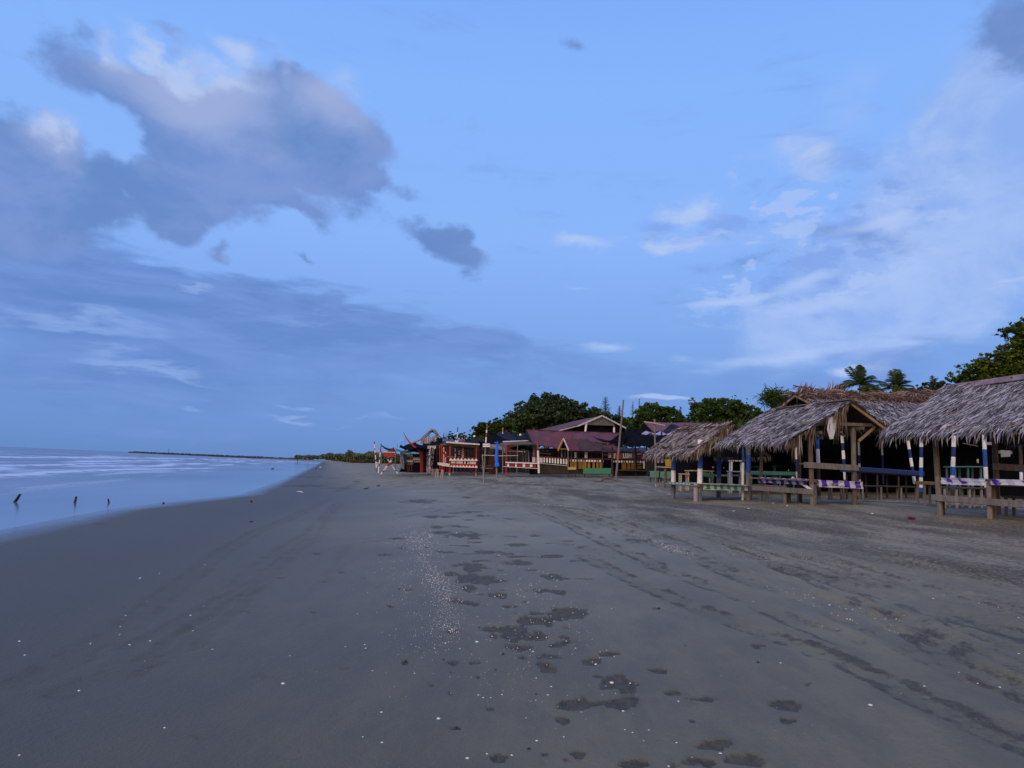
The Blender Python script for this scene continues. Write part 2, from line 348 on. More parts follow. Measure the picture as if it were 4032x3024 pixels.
def clothmat(name, ca, cb, sc):
    """gingham: strong colour where two bands cross, a tint where one runs, pale elsewhere"""
    mt, t, bs = newmat(name); co = t.n.new('ShaderNodeTexCoord').outputs['Object']
    wv = t.vmath('ADD', co, t.vmath('SCALE', t.noise(co, 2.2, 2, .5, col=True), .09))
    sp = t.n.new('ShaderNodeSeparateXYZ'); t.l.new(t.mapping(wv, rot=(0, 0, -BA0)), sp.inputs[0])
    f = lambda v: t.mapr(t.math('FRACT', t.math('MULTIPLY', v, sc)), .49, .52)
    a = f(t.math('ADD', sp.outputs[0], .03)); b = f(t.math('SUBTRACT', sp.outputs[1], t.math('MULTIPLY', sp.outputs[2], 1.0)))
    c = t.mix(t.math('MULTIPLY', a, b), t.mix(t.math('MULTIPLY', t.math('MAXIMUM', a, b), .28), ca, cb), cb)
    t.l.new(c, bs.inputs['Base Color']); bs.inputs['Roughness'].default_value = .55; return mt
BA0 = R(13.8)
WOODG = M('weathered_wood', (.175, .16, .145), .85, .25, 5, .4, (3, 3, .6), dirt=.4)
WOODB = M('brown_wood', (.12, .095, .075), .85, .25, 5, .4, (3, 3, .6), dirt=.4)
WOODD = M('dark_wood', (.045, .037, .03), .9, .3, 5, .3, (3, 3, .6))
BAMB = M('bamboo', (.33, .29, .22), .65, .25, 6, .2, (2, 2, .5), dirt=.3)
PALEW = M('pale_wood', (.42, .37, .29), .8, .2, 6, .2, dirt=.3)
BLUE = M('blue_paint', (.015, .085, .33), .6, .15, 7, .1, dirt=.35)
NAVY = M('navy_paint', (.012, .03, .11), .6, .15, 7, .1, dirt=.3)
WHITE = M('white_paint', (.74, .74, .74), .65, .12, 7, .1, dirt=.4)
PINKW = M('pinkish_white_paint', (.60, .55, .58), .7, .12, 5, .1, dirt=.4)
RED = M('red_paint', (.33, .028, .02), .6, .2, 5, .1, dirt=.3)
DRED = M('dark_red_paint', (.13, .014, .014), .65, .2, 5, .1, dirt=.3)
YEL = M('yellow_paint', (.42, .26, .03), .6, .15, 5, .1, dirt=.3)
DYEL = M('ochre_paint', (.16, .095, .015), .7, .2, 5, .1, dirt=.4)
TEAL = M('teal_paint', (.045, .14, .12), .65, .2, 4, .1, dirt=.4)
GREEN = M('green_board', (.045, .20, .115), .6, .12, 4, .05, dirt=.25)
BLACKN = M('black_net_and_shade', (.005, .0055, .008), .95, .3, 3, .1, spec=.05)  # black netting, also the dark sheets and boards standing in for shade
NAVYN = M('blue_black_tarp', (.012, .019, .030), .8, .25, 2, .2, spec=.1)
TEALT = M('teal_tarp', (.10, .27, .25), .6, .15, 2, .1)
BLUET = M('bright_blue_tarp', (.01, .16, .75), .45, .15, 5, .5)
LILAC = M('lilac_tarp', (.30, .29, .46), .55, .12, 2, .1)
PURP = M('purple_grey_tarp', (.085, .07, .11), .7, .2, 2, .1)
MAROON = M('maroon_sheet_roof', (.12, .034, .036), .6, .14, 1.2, .1, dirt=.25)
BROWNR = M('brown_sheet_roof', (.055, .032, .032), .75, .2, 1.2, .1)
SLATE = M('slate_blue_sheet', (.05, .085, .16), .7, .15, 2, .1)
GREYW = M('grey_gable_wall', (.12, .115, .11), .85, .2, 2, .1, dirt=.4)
TRIM = M('pale_roof_trim', (.42, .41, .42), .6, .1, 3, .1)
CLOTHW = M('white_cloth', (.55, .56, .60), .7, .12, 3, .2)
CLOTHP = M('pink_grey_cloth', (.36, .30, .33), .75, .15, 3, .2)
RUST = M('rusty_paint', (.20, .07, .045), .8, .3, 8, .2)
BARK = M('bark', (.075, .06, .045), .95, .3, 4, .5, (1, 1, .3))
SHELL = M('shell', (.72, .71, .69), .5, .1, 40, .1, island=.35)
STONE = M('dark_stone', (.03, .03, .034), .7, .3, 10, .2, island=.3)
WEED = M('brown_weed', (.055, .035, .02), .9, .3, 4, .4, island=.5)
ROCK = M('breakwater_rock', (.045, .04, .045), .9, .3, .4, .3, island=.5)
TH_GREY = thatchmat('grey_thatch', [(.0, (.022, .021, .028)), (.3, (.125, .12, .13)), (.6, (.27, .26, .28)), (1, (.52, .505, .53))])
TH_BROWN = thatchmat('brown_thatch', [(.0, (.022, .016, .014)), (.3, (.12, .095, .085)), (.6, (.25, .215, .205)), (1, (.55, .50, .48))])
TH_RUST = thatchmat('rusty_thatch', [(.0, (.03, .014, .01)), (.4, (.12, .06, .04)), (.7, (.2, .13, .09)), (1, (.32, .25, .19))])
TH_STRAW = thatchmat('straw_fringe', [(.0, (.04, .028, .018)), (.4, (.13, .095, .065)), (.7, (.22, .18, .14)), (1, (.40, .36, .31))])
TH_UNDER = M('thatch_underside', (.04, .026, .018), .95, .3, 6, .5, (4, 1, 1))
CHK_P = clothmat('purple_white_check', (.62, .64, .72, 1), (.06, .012, .28, 1), 2.6)
CHK_G = clothmat('green_white_check', (.50, .62, .62, 1), (.02, .22, .12, 1), 3.6)
LF_DARK = leafmat('dark_leaves', (.018, .034, .014, 1), (.045, .074, .030, 1), (.085, .13, .05, 1))
LF_MID = leafmat('mid_leaves', (.020, .048, .010, 1), (.052, .105, .020, 1), (.10, .18, .04, 1))
LF_LIGHT = leafmat('light_leaves', (.026, .055, .008, 1), (.075, .125, .014, 1), (.16, .21, .03, 1))
LF_OLIVE = leafmat('olive_leaves', (.022, .030, .010, 1), (.045, .055, .018, 1), (.08, .09, .03, 1))
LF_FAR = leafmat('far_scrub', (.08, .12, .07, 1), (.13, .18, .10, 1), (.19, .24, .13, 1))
# ------------------------------------------------------------------ sand
def grid_mesh(name, az, r, zf, keep=None):
    A, Rr = np.meshgrid(az, r); X = Rr*np.sin(A); Y = Rr*np.cos(A); Z, attrs = zf(X, Y, Rr)
    na, nr = len(az), len(r); idx = np.arange(na*nr).reshape(nr, na)
    f = np.stack([idx[:-1, :-1], idx[:-1, 1:], idx[1:, 1:], idx[1:, :-1]], -1).reshape(-1, 4)
    v = np.stack([X, Y, Z], -1).reshape(-1, 3)
    if keep is not None:
        k = keep(X, Y).reshape(-1); fk = k[f].any(1); f = f[fk]; used = np.unique(f); mp = np.full(len(v), -1); mp[used] = np.arange(len(used))
        v = v[used]; f = mp[f]; attrs = {a: b.reshape(-1)[used] for a, b in attrs.items()}
    f = f[:, ::-1]
    me = bpy.data.meshes.new(name); me.vertices.add(len(v)); me.vertices.foreach_set('co', v.astype(np.float32).reshape(-1))
    me.loops.add(len(f)*4); me.loops.foreach_set('vertex_index', f.astype(np.int32).reshape(-1)); me.polygons.add(len(f))
    me.polygons.foreach_set('loop_start', np.arange(0, len(f)*4, 4, dtype=np.int32)); me.polygons.foreach_set('use_smooth', np.ones(len(f), bool))
    me.update(calc_edges=True)
    for a, b in attrs.items():
        at = me.attributes.new(a, 'FLOAT', 'POINT'); at.data.foreach_set('value', np.asarray(b, np.float32).reshape(-1))
    o = bpy.data.objects.new(name, me); C.objects.link(o); return o
PATCH = []   # darker scuffed places and footprints in the sand, photo pixels (cx, cy, rx, ry, strength)
def z4(l, s=1.0):
    for a in l: PATCH.append((1500+a[0]*.7233, 2300+a[1]*.7233, a[2]*.7233, a[3]*.7233, s))
def z3(l, s=.8):
    for a in l: PATCH.append((1300+a[0]*.633, 1850+a[1]*.633, a[2]*.633, a[3]*.633, s))
z4([(415, 92, 32, 17), (490, 104, 60, 13), (640, 62, 52, 18), (930, 165, 200, 26), (1030, 145, 120, 28), (860, 205, 120, 25), (700, 255, 115, 26), (770, 285, 125, 24), (860, 275, 60, 30), (400, 262, 72, 11), (1005, 325, 66, 21), (985, 286, 58, 11), (765, 350, 62, 17), (770, 405, 32, 17), (912, 470, 48, 26),
    (925, 398, 58, 12), (880, 435, 55, 12), (1155, 420, 52, 17), (1240, 375, 40, 10), (1530, 474, 82, 18), (870, 32, 60, 9), (985, 40, 40, 10), (1285, 520, 75, 28), (1330, 550, 115, 18), (1360, 585, 36, 16), (1170, 500, 36, 9), (1050, 643, 80, 30), (1000, 662, 45, 14), (1190, 645, 80, 12), (1310, 648, 112, 26),
    (1590, 592, 55, 16), (1720, 622, 100, 18), (1000, 735, 38, 20), (1075, 935, 78, 34), (1020, 955, 60, 24), (1860, 880, 92, 32), (1760, 975, 190, 44), (1960, 970, 110, 30), (1390, 985, 80, 24), (640, 938, 45, 18), (2180, 652, 48, 15), (2190, 742, 38, 12), (2065, 340, 34, 9), (400, 430, 45, 12), (515, 430, 25, 6),
    (135, 422, 18, 7), (410, 782, 18, 7), (1690, 745, 20, 7), (320, 790, 16, 5), (445, 490, 20, 5), (380, 593, 14, 6), (520, 510, 24, 7), (275, 545, 16, 6), (380, 552, 20, 5), (590, 678, 20, 9), (890, 925, 25, 10), (720, 118, 45, 9), (480, 20, 32, 12)])
z3([(560, 196, 95, 14), (850, 405, 115, 17), (640, 290, 60, 7), (640, 355, 50, 9), (800, 350, 60, 7), (880, 605, 100, 24), (780, 645, 80, 16), (900, 665, 120, 26), (960, 700, 90, 16), (1040, 690, 60, 8), (880, 735, 34, 16), (1050, 785, 60, 17), (1180, 575, 105, 24), (1130, 540, 110, 9), (1355, 535, 78, 12), (1140, 465, 80, 8),
    (985, 508, 72, 8), (1360, 655, 78, 12), (1420, 672, 82, 9), (1310, 748, 68, 9), (1440, 755, 46, 11), (1560, 480, 40, 6), (1370, 456, 60, 4), (1475, 443, 34, 4), (790, 268, 50, 5), (1140, 415, 58, 5), (1290, 408, 40, 5), (885, 428, 46, 6), (940, 565, 50, 6), (1080, 622, 30, 7), (740, 510, 60, 6), (850, 470, 70, 6),
    (870, 520, 40, 5), (910, 450, 40, 4), (1120, 520, 45, 7), (450, 485, 30, 5), (430, 425, 45, 5), (370, 527, 45, 6), (365, 845, 26, 6), (215, 812, 18, 4), (480, 745, 40, 6), (1570, 678, 70, 4), (1140, 845, 50, 8), (1525, 567, 60, 6), (870, 310, 30, 4), (1120, 305, 60, 4), (960, 285, 50, 6), (880, 260, 60, 4), (1250, 620, 40, 5),
    (1930, 440, 70, 14), (2030, 862, 26, 6), (850, 168, 25, 6), (1450, 622, 32, 5), (940, 770, 34, 5), (1230, 818, 36, 5), (610, 480, 14, 4), (660, 390, 40, 8), (700, 383, 50, 6), (720, 290, 50, 5)])
PATCH += [(2710, 2545, 22, 6, .7), (3170, 2688, 18, 8, .5), (3105, 2775, 55, 18, 1.0), (3090, 2835, 34, 9, .9), (2705, 2775, 50, 12, .3), (3500, 2318, 16, 5, .8), (411, 2063, 28, 4, .9), (1230, 2412, 14, 3, .8), (960, 2410, 50, 4, .5), (1040, 2663, 40, 5, .35), (622, 2584, 18, 5, .5), (490, 2388, 8, 3, .6), (1360, 2630, 22, 5, .35),
          (500, 2903, 14, 5, .5), (790, 2900, 30, 8, .4), (1250, 2180, 16, 4, .6), (1105, 2276, 14, 3, .6), (1190, 1913, 100, 3.5, .7), (1330, 1922, 60, 3, .5), (1180, 1877, 2, 2, .3), (1200, 1878, 80, 2, .6), (1400, 1896, 18, 3, .7), (1310, 1881, 40, 2, .5), (2550, 1900, 60, 4, .4), (1435, 2278, 14, 3, .7), (1290, 2289, 18, 3, .7), (1345, 2253, 16, 3, .6)]
# tyre tracks and ruts: photo-pixel polylines, half width (m), churn, depth (m)
TRACKS = [
 ([(2100, 2010), (2600, 2235), (2872, 2332), (3092, 2429), (3240, 2490), (3340, 2530)], .17, .95, .03),
 ([(2300, 2190), (2600, 2338), (2924, 2461), (3131, 2533), (3409, 2649), (3700, 2785), (4032, 2921), (4300, 3030)], .16, .85, .022),
 ([(2155, 1996), (2376, 2059), (2629, 2154), (2988, 2300), (3247, 2364), (3506, 2430)], .2, .75, .02),
 ([(3506, 2430), (3765, 2597), (4032, 2727), (4300, 2850)], .2, .85, .03),
 ([(2700, 2110), (2950, 2190), (3183, 2267), (3506, 2351), (3765, 2429), (4032, 2494), (4300, 2560)], .22, .8, .02),
 ([(2165, 2046), (2376, 2091), (2560, 2130)], .13, .5, .01), ([(2190, 2134), (2376, 2179), (2566, 2230), (2700, 2281)], .14, .45, .012),
 ([(2400, 1990), (2700, 2080), (3100, 2180), (3500, 2270), (4032, 2400)], .2, .45, .02), ([(2500, 1990), (2900, 2070), (3300, 2150), (3800, 2260), (4200, 2340)], .2, .35, .015),
 ([(3000, 2120), (3400, 2200), (3800, 2300), (4100, 2370)], .15, .4, .012),
 ([(1553, 2024), (1743, 1996), (1900, 1983), (2123, 1970), (2338, 1970)], .09, .8, .012), ([(1553, 2043), (1743, 2005), (1900, 1991), (2123, 1977), (2320, 1979)], .08, .6, .01),
 ([(1680, 2080), (1705, 2035), (1730, 2005)], .12, .5, .01), ([(1428, 2135), (1560, 2122), (1650, 2112)], .05, .7, .008),
 ([(1790, 1920), (1880, 1940), (1960, 1960), (2020, 1975)], .12, .6, .012), ([(1880, 1940), (2000, 1958), (2090, 1975)], .1, .4, .01), ([(1840, 2015), (1920, 2040), (2000, 2060), (2100, 2095), (2300, 2160)], .14, .4, .01),
 ([(1163, 1914), (1210, 1908), (1330, 1903)], .14, .9, .015), ([(1163, 1914), (1210, 1920), (1400, 1921), (1600, 1915)], .14, .7, .015),
 ([(1300, 1960), (1230, 2000), (1100, 2060), (1013, 2090), (817, 2216), (622, 2361), (448, 2491), (217, 2629), (60, 2700)], .2, .42, .008),
 ([(1330, 1985), (1230, 2093), (1013, 2231), (853, 2397), (723, 2520), (579, 2600), (300, 2720)], .2, .45, .008),
 ([(1345, 2000), (1253, 2065), (1100, 2260), (950, 2390)], .12, .14, .006), ([(1373, 2147), (1330, 2220), (1290, 2290)], .1, .25, .006),
 ([(1600, 1905), (1800, 1912), (2000, 1905), (2200, 1907)], .2, .8, .02), ([(1300, 1850), (1380, 1880), (1460, 1900)], .2, .2, .01),
 ([(1330, 1935), (1400, 1905), (1500, 1890), (1640, 1880), (1900, 1890), (2100, 1900)], .25, .7, .02), ([(1560, 1872), (1700, 1884), (1850, 1888), (2050, 1893)], .3, .8, .02), ([(1800, 1930), (2000, 1950), (2200, 1955)], .15, .6, .01), ([(2150, 1900), (2300, 1935), (2500, 1950)], .2, .5, .02)]
_ra = [(2155, 1996), (2376, 2059), (2629, 2154), (2988, 2300), (3300, 2440), (3700, 2640), (4150, 2860)]; _rb = [(2450, 1985), (2700, 2020), (2960, 2065), (3250, 2120), (3520, 2170), (3850, 2235), (4200, 2310)]
_rg = random.Random(17)
for _i in range(26):
    _fr = (_i+.5)/26+_rg.uniform(-.02, .02); _j = _rg.uniform(-14, 14); TRACKS.append(([(a[0]*(1-_fr)+b[0]*_fr, a[1]*(1-_fr)+b[1]*_fr+_j*(k/6)) for k, (a, b) in enumerate(zip(_ra, _rb))], _rg.uniform(.035, .075), _rg.uniform(.35, .75), _rg.uniform(.008, .02)))
for _i in range(7):
    _x = 1330+_rg.uniform(-20, 20); _d = _rg.uniform(-120, 500); TRACKS.append(([(_x, 1990), (_x-60-_d*.1, 2120), (_x-250-_d*.35, 2300), (_x-520-_d, 2560)], _rg.uniform(.04, .08), _rg.uniform(.25, .42), .005))
LANES = [([(2620, 2080), (2800, 2150), (3000, 2250), (3330, 2400), (3500, 2470)], .22, .8), ([(2350, 2090), (2700, 2230), (3000, 2370), (3200, 2470), (3400, 2540)], .16, .6), ([(3500, 2330), (3765, 2400), (4032, 2450)], .22, .8), ([(3300, 2180), (3600, 2250), (4032, 2350)], .3, .5), ([(3100, 2160), (3500, 2230), (3900, 2300)], .25, .3)]
def polydist(X, Y, pts):
    P = np.array([G(*p)[:2] for p in pts]); out = np.full(X.shape, 1e9)
    for a, b in zip(P[:-1], P[1:]):
        d = b-a; L = d@d; t = np.clip(((X-a[0])*d[0]+(Y-a[1])*d[1])/L, 0, 1); out = np.minimum(out, np.hypot(X-a[0]-t*d[0], Y-a[1]-t*d[1]))
    return out
def sandz(X, Y, Rr):
    Z = terr(X, Y); s, t = st(X, Y)
    wx = X + .18*(fbm(X*2.1, Y*2.1, 4, 5)-.5)*2; wy = Y + .25*(fbm(X*2.1, Y*1.6, 4, 9)-.5)*2
    n1 = fbm(X*1.7, Y*.9, 5, 21); n2 = fbm(X*9, Y*6, 4, 33); n3 = fbm(s*.9, t*.16, 5, 3); n4 = fbm(X*5, Y*2.6, 3, 44)
    churn = np.zeros_like(X); dep = np.zeros_like(X)
    near = Rr < 120
    for (cx, cy, rx, ry, w) in PATCH:
        c = G(cx, cy); dist = np.hypot(c[0], c[1])
        e = G(cx+rx, cy); u = (e-c)[:2]; f = G(cx, cy+max(ry, 1.0)); v = (f-c)[:2]; det = u[0]*v[1]-u[1]*v[0]
        rad = 2.2*max(np.hypot(*u), np.hypot(*v)); msk = (np.abs(X-c[0]) < rad) & (np.abs(Y-c[1]) < rad)
        if not msk.any(): continue
        k = min(1, .8*min(np.hypot(*u), np.hypot(*v))/.2)
        x = X[msk]+(wx-X)[msk]*k-c[0]; y = Y[msk]+(wy-Y)[msk]*k-c[1]
        a = (x*v[1]-y*v[0])/det; b = (-x*u[1]+y*u[0])/det; q = np.hypot(a, b); q = np.where(q < 2.2, q, 9) + (n2[msk]-.5)*1.5 + (n4[msk]-.5)*1.9
        rim = sstep(q, .85, 1.1)*(1-sstep(q, 1.1, 1.5))*w*.008*sstep(n2[msk], .35, .6); Z[msk] = Z[msk] + rim
        q = sstep(-q, -1.12, -.80)*w*(.74+.24*sstep(n4[msk], .3, .6)); churn[msk] = np.maximum(churn[msk], q); dep[msk] = np.minimum(dep[msk], -.012*q)
    for pts, hw, w, d in TRACKS:
        q = polydist(wx*.45+X*.55, wy*.45+Y*.55, pts)*near + 1e9*(~near)
        edge = sstep(-q/hw + (n2-.5)*1.1 + (n1-.5)*.8, -1.15, -.45); edge0 = edge; rail = sstep(-np.abs(q-hw*.7)/(hw*.36)+(n2-.5)*1.6, -1.2, -.3)*sstep(n4, .25, .5)
        edge = np.maximum(edge*(.42 if hw >= .12 else .9), rail*(hw >= .12)); churn = np.maximum(churn, edge*w*np.clip(.15+.9*n1+.5*sstep(n2, .38, .62)-.1, 0, 1)*.85)
        d = d*.55; dep = dep - d*np.exp(-(q/hw)**2) + d*.8*np.exp(-((q-hw*1.5)/(hw*.5))**2)*n2*1.6
    # dry sand up the beach, with long smooth streaks along it
    dry = sstep(s + (n1-.5)*5 + (n3-.5)*5, 4.5, 10.5)*sstep(Y, 4, 11) ; dry = np.maximum(dry, sstep(s, 9, 14)*.85)
    dry = np.maximum(dry, sstep(t, 34, 50)*sstep(s+(n1-.5)*4, -2, 5)*.55)
    for pts, hw, w in LANES:
        q = polydist(X, Y, pts); e = sstep(-q/hw+(n2-.5)*.8, -1.1, -.5)*w; dry = dry*(1-e); churn = churn*(1-e*.8)
    dune = sstep(s, 4, 9)
    churn = np.maximum(churn, dune*sstep(fbm(s*.55, t*.10, 5, 77), .50, .66)*.5*near)
    churn = np.maximum(churn, dune*sstep(n2, .58, .75)*.35*near)
    Z = Z + dep*near + near*(churn*(n2-.5)*.035 + dune*(fbm(X*2.2, Y*1.5, 4, 8)-.5)*.06 + dune*(fbm(s*.8, t*.25, 3, 15)-.5)*.12)
    shelly = np.zeros_like(X)
    Z = np.where((Rr > 2500), np.minimum(Z, 1.9), Z)
    return Z, {'churn': churn, 'dry': dry}
az = np.concatenate([np.arange(-180, -48, 4), np.arange(-48, 48.01, .2), np.arange(52, 181, 4)]); az[-1] = 180; az = np.radians(az)
rr = np.concatenate([[.05, .3, .6, .9], np.exp(np.arange(math.log(1.2), math.log(60), .0095)), np.exp(np.arange(math.log(60), math.log(9000), .045))])
sand = grid_mesh('sand', az, rr, sandz); tag(sand, kind='structure')
mt, t, bs = newmat('beach_sand')
co = t.n.new('ShaderNodeTexCoord').outputs['Object']; sp = t.n.new('ShaderNodeSeparateXYZ'); t.l.new(co, sp.inputs[0])
def attr(t, n):
    a = t.n.new('ShaderNodeAttribute'); a.attribute_name = n; return a.outputs['Fac']
big = t.noise(co, .35, 4, .6); fine = t.noise(co, 14, 5, .65); grain = t.noise(co, 120, 2, .6); streak = t.noise(t.mapping(co, rot=(0, 0, BA), scale=(1.2, .25, 1)), 1.2, 5, .65)
damp_sheen = t.mix(t.mapr(big, .3, .7), (.132, .109, .053, 1), (.185, .153, .076, 1))
dry = t.mix(t.mapr(t.math('MULTIPLY_ADD', fine, .5, t.math('MULTIPLY', streak, .5)), .42, .58), (.105, .089, .053, 1), (.265, .225, .140, 1))
mot = t.noise(t.mapping(co, rot=(0, 0, BA), scale=(1, .35, 1)), 2.6, 6, .7)
damp_sheen = t.mix(t.mapr(mot, .62, .36, 0, .5), damp_sheen, (.078, .067, .042, 1))
damp_sheen = t.mix(t.mapr(sp.outputs[1], 4.0, 20.0, 0, .9), damp_sheen, t.mix(t.mapr(big, .3, .7), (.175, .150, .084, 1), (.245, .210, .118, 1)))  # paler with distance: the grazing sheen is put into the colour
damp_sheen = t.mix(t.mapr(sp.outputs[2], .66, .22), damp_sheen, (.068, .057, .028, 1))  # low sand darker: damp, plus the dim corner's falloff put into the colour
c = t.mix(attr(t, 'dry'), damp_sheen, dry)
clod = t.noise(t.mapping(co, scale=(1, .7, 1)), 22, 4, .7); ch = t.mapr(t.math('MULTIPLY_ADD', t.math('SUBTRACT', clod, .5), 1.5, attr(t, 'churn')), .22, .62)
c = t.mix(t.math('MULTIPLY', ch, .85), c, t.mix(t.mapr(fine, .35, .65), (.038, .032, .020, 1), (.085, .070, .042, 1)))
c = t.mix(t.math('MULTIPLY', t.mapr(grain, .66, .78), .35), c, (.30, .28, .26, 1)); c = t.mix(t.math('MULTIPLY', t.mapr(grain, .36, .26), .5), c, (.05, .045, .04, 1))
wet = t.mapr(t.math('MULTIPLY_ADD', t.math('SUBTRACT', t.noise(t.mapping(co, rot=(0, 0, BA), scale=(1, .3, 1)), .8, 4), .5), .04, sp.outputs[2]), .085, .01)
c = t.mix(t.math('MULTIPLY', wet, .45), c, (.055, .055, .06, 1))
t.l.new(c, bs.inputs['Base Color'])
rgh = t.math('SUBTRACT', t.math('MULTIPLY_ADD', attr(t, 'dry'), .25, t.math('MULTIPLY_ADD', attr(t, 'churn'), .25, .52)), t.math('MULTIPLY', wet, .36))
t.l.new(rgh, bs.inputs['Roughness']); bs.inputs['Specular IOR Level'].default_value = .45
bn = t.n.new('ShaderNodeBump'); bn.inputs['Distance'].default_value = .03
t.l.new(t.math('MULTIPLY_ADD', t.math('SUBTRACT', 1.0, wet), .85, t.math('MULTIPLY', ch, .5)), bn.inputs['Strength'])
t.l.new(t.math('MULTIPLY_ADD', grain, .22, t.math('MULTIPLY_ADD', t.noise(co, 40, 3), .35, t.math('MULTIPLY', fine, .5))), bn.inputs['Height']); t.l.new(bn.outputs[0], bs.inputs['Normal'])
sand.data.materials.append(mt)
# ------------------------------------------------------------------ sea
def seaz(X, Y, Rr):
    s, t = st(X, Y); d = -terr(X, Y); Z = np.zeros_like(X)
    gate = sstep(-s, 9, 26)
    wob = (fbm(t*.012, s*.004+3, 3, 41)-.5)*26
    foam = np.zeros_like(X)
    for (s0, wdt, amp, sd, thr, f) in ((-21, 1.2, .05, 3, .5, .03), (-28, 1.5, .12, 1, .42, .018), (-33, 1.2, .08, 2, .48, .02), (-41, 1.5, .14, 5, .46, .016), (-56, 2.2, .30, 4, .35, .012), (-72, 2.0, .2, 6, .5, .012), (-100, 2.0, .2, 8, .58, .01)):
        q = (s - s0 - wob*.35 - (fbm(t*.05, s*0+sd, 4, 50+sd)-.5)*5)
        brk = sstep(fbm(t*f+sd*7, s*.0+1, 3, 60+sd), thr-.06, thr+.05)
        Z = Z + amp*np.exp(-(q/wdt)**2)*(.5+.5*brk)
        trail = np.exp(-(q/wdt/1.1)**2) + (q > 0)*np.exp(-q/(wdt*2.2))*.85
        foam = np.maximum(foam, trail*brk*sstep(fbm(X*.9, Y*.9, 4, 70)+.3*np.exp(-(q/wdt)**2), .40, .62)*(.75+1.3*amp))
    chop = (fbm(s*.32, t*.06, 4, 80)-.5)*.16 + (fbm(s*1.2, t*.3, 3, 81)-.5)*.05
    Z = Z + gate*chop*np.clip(1-(Rr-200)/1200, .15, 1)
    shallow = sstep(s, -22, -4); Z = Z*np.clip(d/.15, 0, 1) + .004
    lace = sstep(fbm(s*.5, t*.07, 5, 90), .60, .68)*sstep(-s, 9, 18)*(.6)*(Rr < 400)
    return Z, {'foam': np.clip(np.maximum(foam, lace), 0, 1), 'depth': np.clip(d, -.2, 3)}
azw = np.radians(np.concatenate([np.arange(-100, -40, 1.5), np.arange(-40, 4, .15)]))
rw = np.concatenate([np.exp(np.arange(math.log(6), math.log(350), .009)), np.exp(np.arange(math.log(350), math.log(9000), .06))])
sea = grid_mesh('sea', azw, rw, seaz, keep=lambda X, Y: terr(X, Y) < .03); tag(sea, kind='structure')
mt, t, bs = newmat('sea_water'); co = t.n.new('ShaderNodeTexCoord').outputs['Object']; foam = attr(t, 'foam'); dp = attr(t, 'depth')
rot = t.mapping(co, rot=(0, 0, BA), scale=(1, .22, 1)); bigw = t.noise(rot, .09, 4, .6)
c = t.mix(t.mapr(bigw, .35, .65), (.09, .135, .20, 1), (.16, .22, .31, 1))
c = t.mix(t.math('MULTIPLY', foam, .8), c, (.56, .72, .92, 1)); t.l.new(c, bs.inputs['Base Color'])
t.l.new(t.math('MULTIPLY_ADD', foam, .4, t.mapr(dp, .0, .6, .14, .28)), bs.inputs['Roughness']); bs.inputs['IOR'].default_value = 1.45
bn = t.n.new('ShaderNodeBump'); bn.inputs['Distance'].default_value = .05; t.l.new(t.mapr(dp, .02, .35, .03, .5), bn.inputs['Strength'])
t.l.new(t.math('MULTIPLY_ADD', t.noise(rot, 6, 3), .4, t.noise(rot, 1.1, 4)), bn.inputs['Height']); t.l.new(bn.outputs[0], bs.inputs['Normal'])
sea.data.materials.append(mt)
# ------------------------------------------------------------------ things in and along the water
def one(mb, name, mats, label, cat, group=None, smooth=False, kind=None):
    return tag(mb.build(name, mats, smooth=smooth), label, cat, group, kind)
def Wz(px, py, z):
    d = ray(px, py); return CAM + d*((z-CAM[2])/d[2])
for (xt, yt, xb, yb, w, lb) in ((79, 1946, 56, 1979, 11, 'tallest dark stake leaning in the shallow water, leftmost of the three'), (300, 1955, 294, 1981, 9, 'dark upright stake in the shallow water, middle of the three'), (425, 1964, 429, 1983, 6, 'thin grey-green stake in the shallow water, rightmost of the three')):
    b = Wz(xb, yb, -.02); tp = W(xt, yt, b[1]); mid = (b+tp)/2 + np.array((.01, 0, 0)); r = w/2*b[1]/FPX
    bb = b + (b-tp)*.5
    one(MB().tube([bb, b, mid, tp], [r*1.1, r*1.1, r, r*.8], 8, jit=.2), 'mooring_stake', M('wet_wood', (.022, .018, .016), .6, .3, 9, .3), lb, 'stake', 'stakes standing in the shallow water')
# breakwater
jr = random.Random(3); mb = MB(); n = 150
A0, A1 = Wz(519, 1781.5, 0), None
ja = W(521, 1779, 1250.0); jb = W(1210, 1805, 900.0)
for i in range(n):
    f = i/(n-1); c = ja*(1-f)+jb*f; c[2] = .2
    for k in range(3):
        mb.pile((c[0]+jr.uniform(-4, 4), c[1]+jr.uniform(-5, 5), jr.uniform(-.2, .5)), (jr.uniform(3, 5), jr.uniform(4, 6), jr.uniform(2.0, 2.5)*(1.0 if i > 2 else .7)), 7, rough=.18, seed=i*7+k+1)
one(mb, 'breakwater', ROCK, 'long low breakwater of dark boulders running out to sea on the horizon', 'breakwater')
b = W(664, 1782, 1150.0); b[2] = 2; one(MB().tube([b, b+np.array((0, 0, 5.5))], [.35, .25], 6).pile(b+np.array((0, 0, 6)), (.6, .6, .7), 6), 'beacon_post', WOODD, 'tiny beacon post standing on the long breakwater', 'beacon')
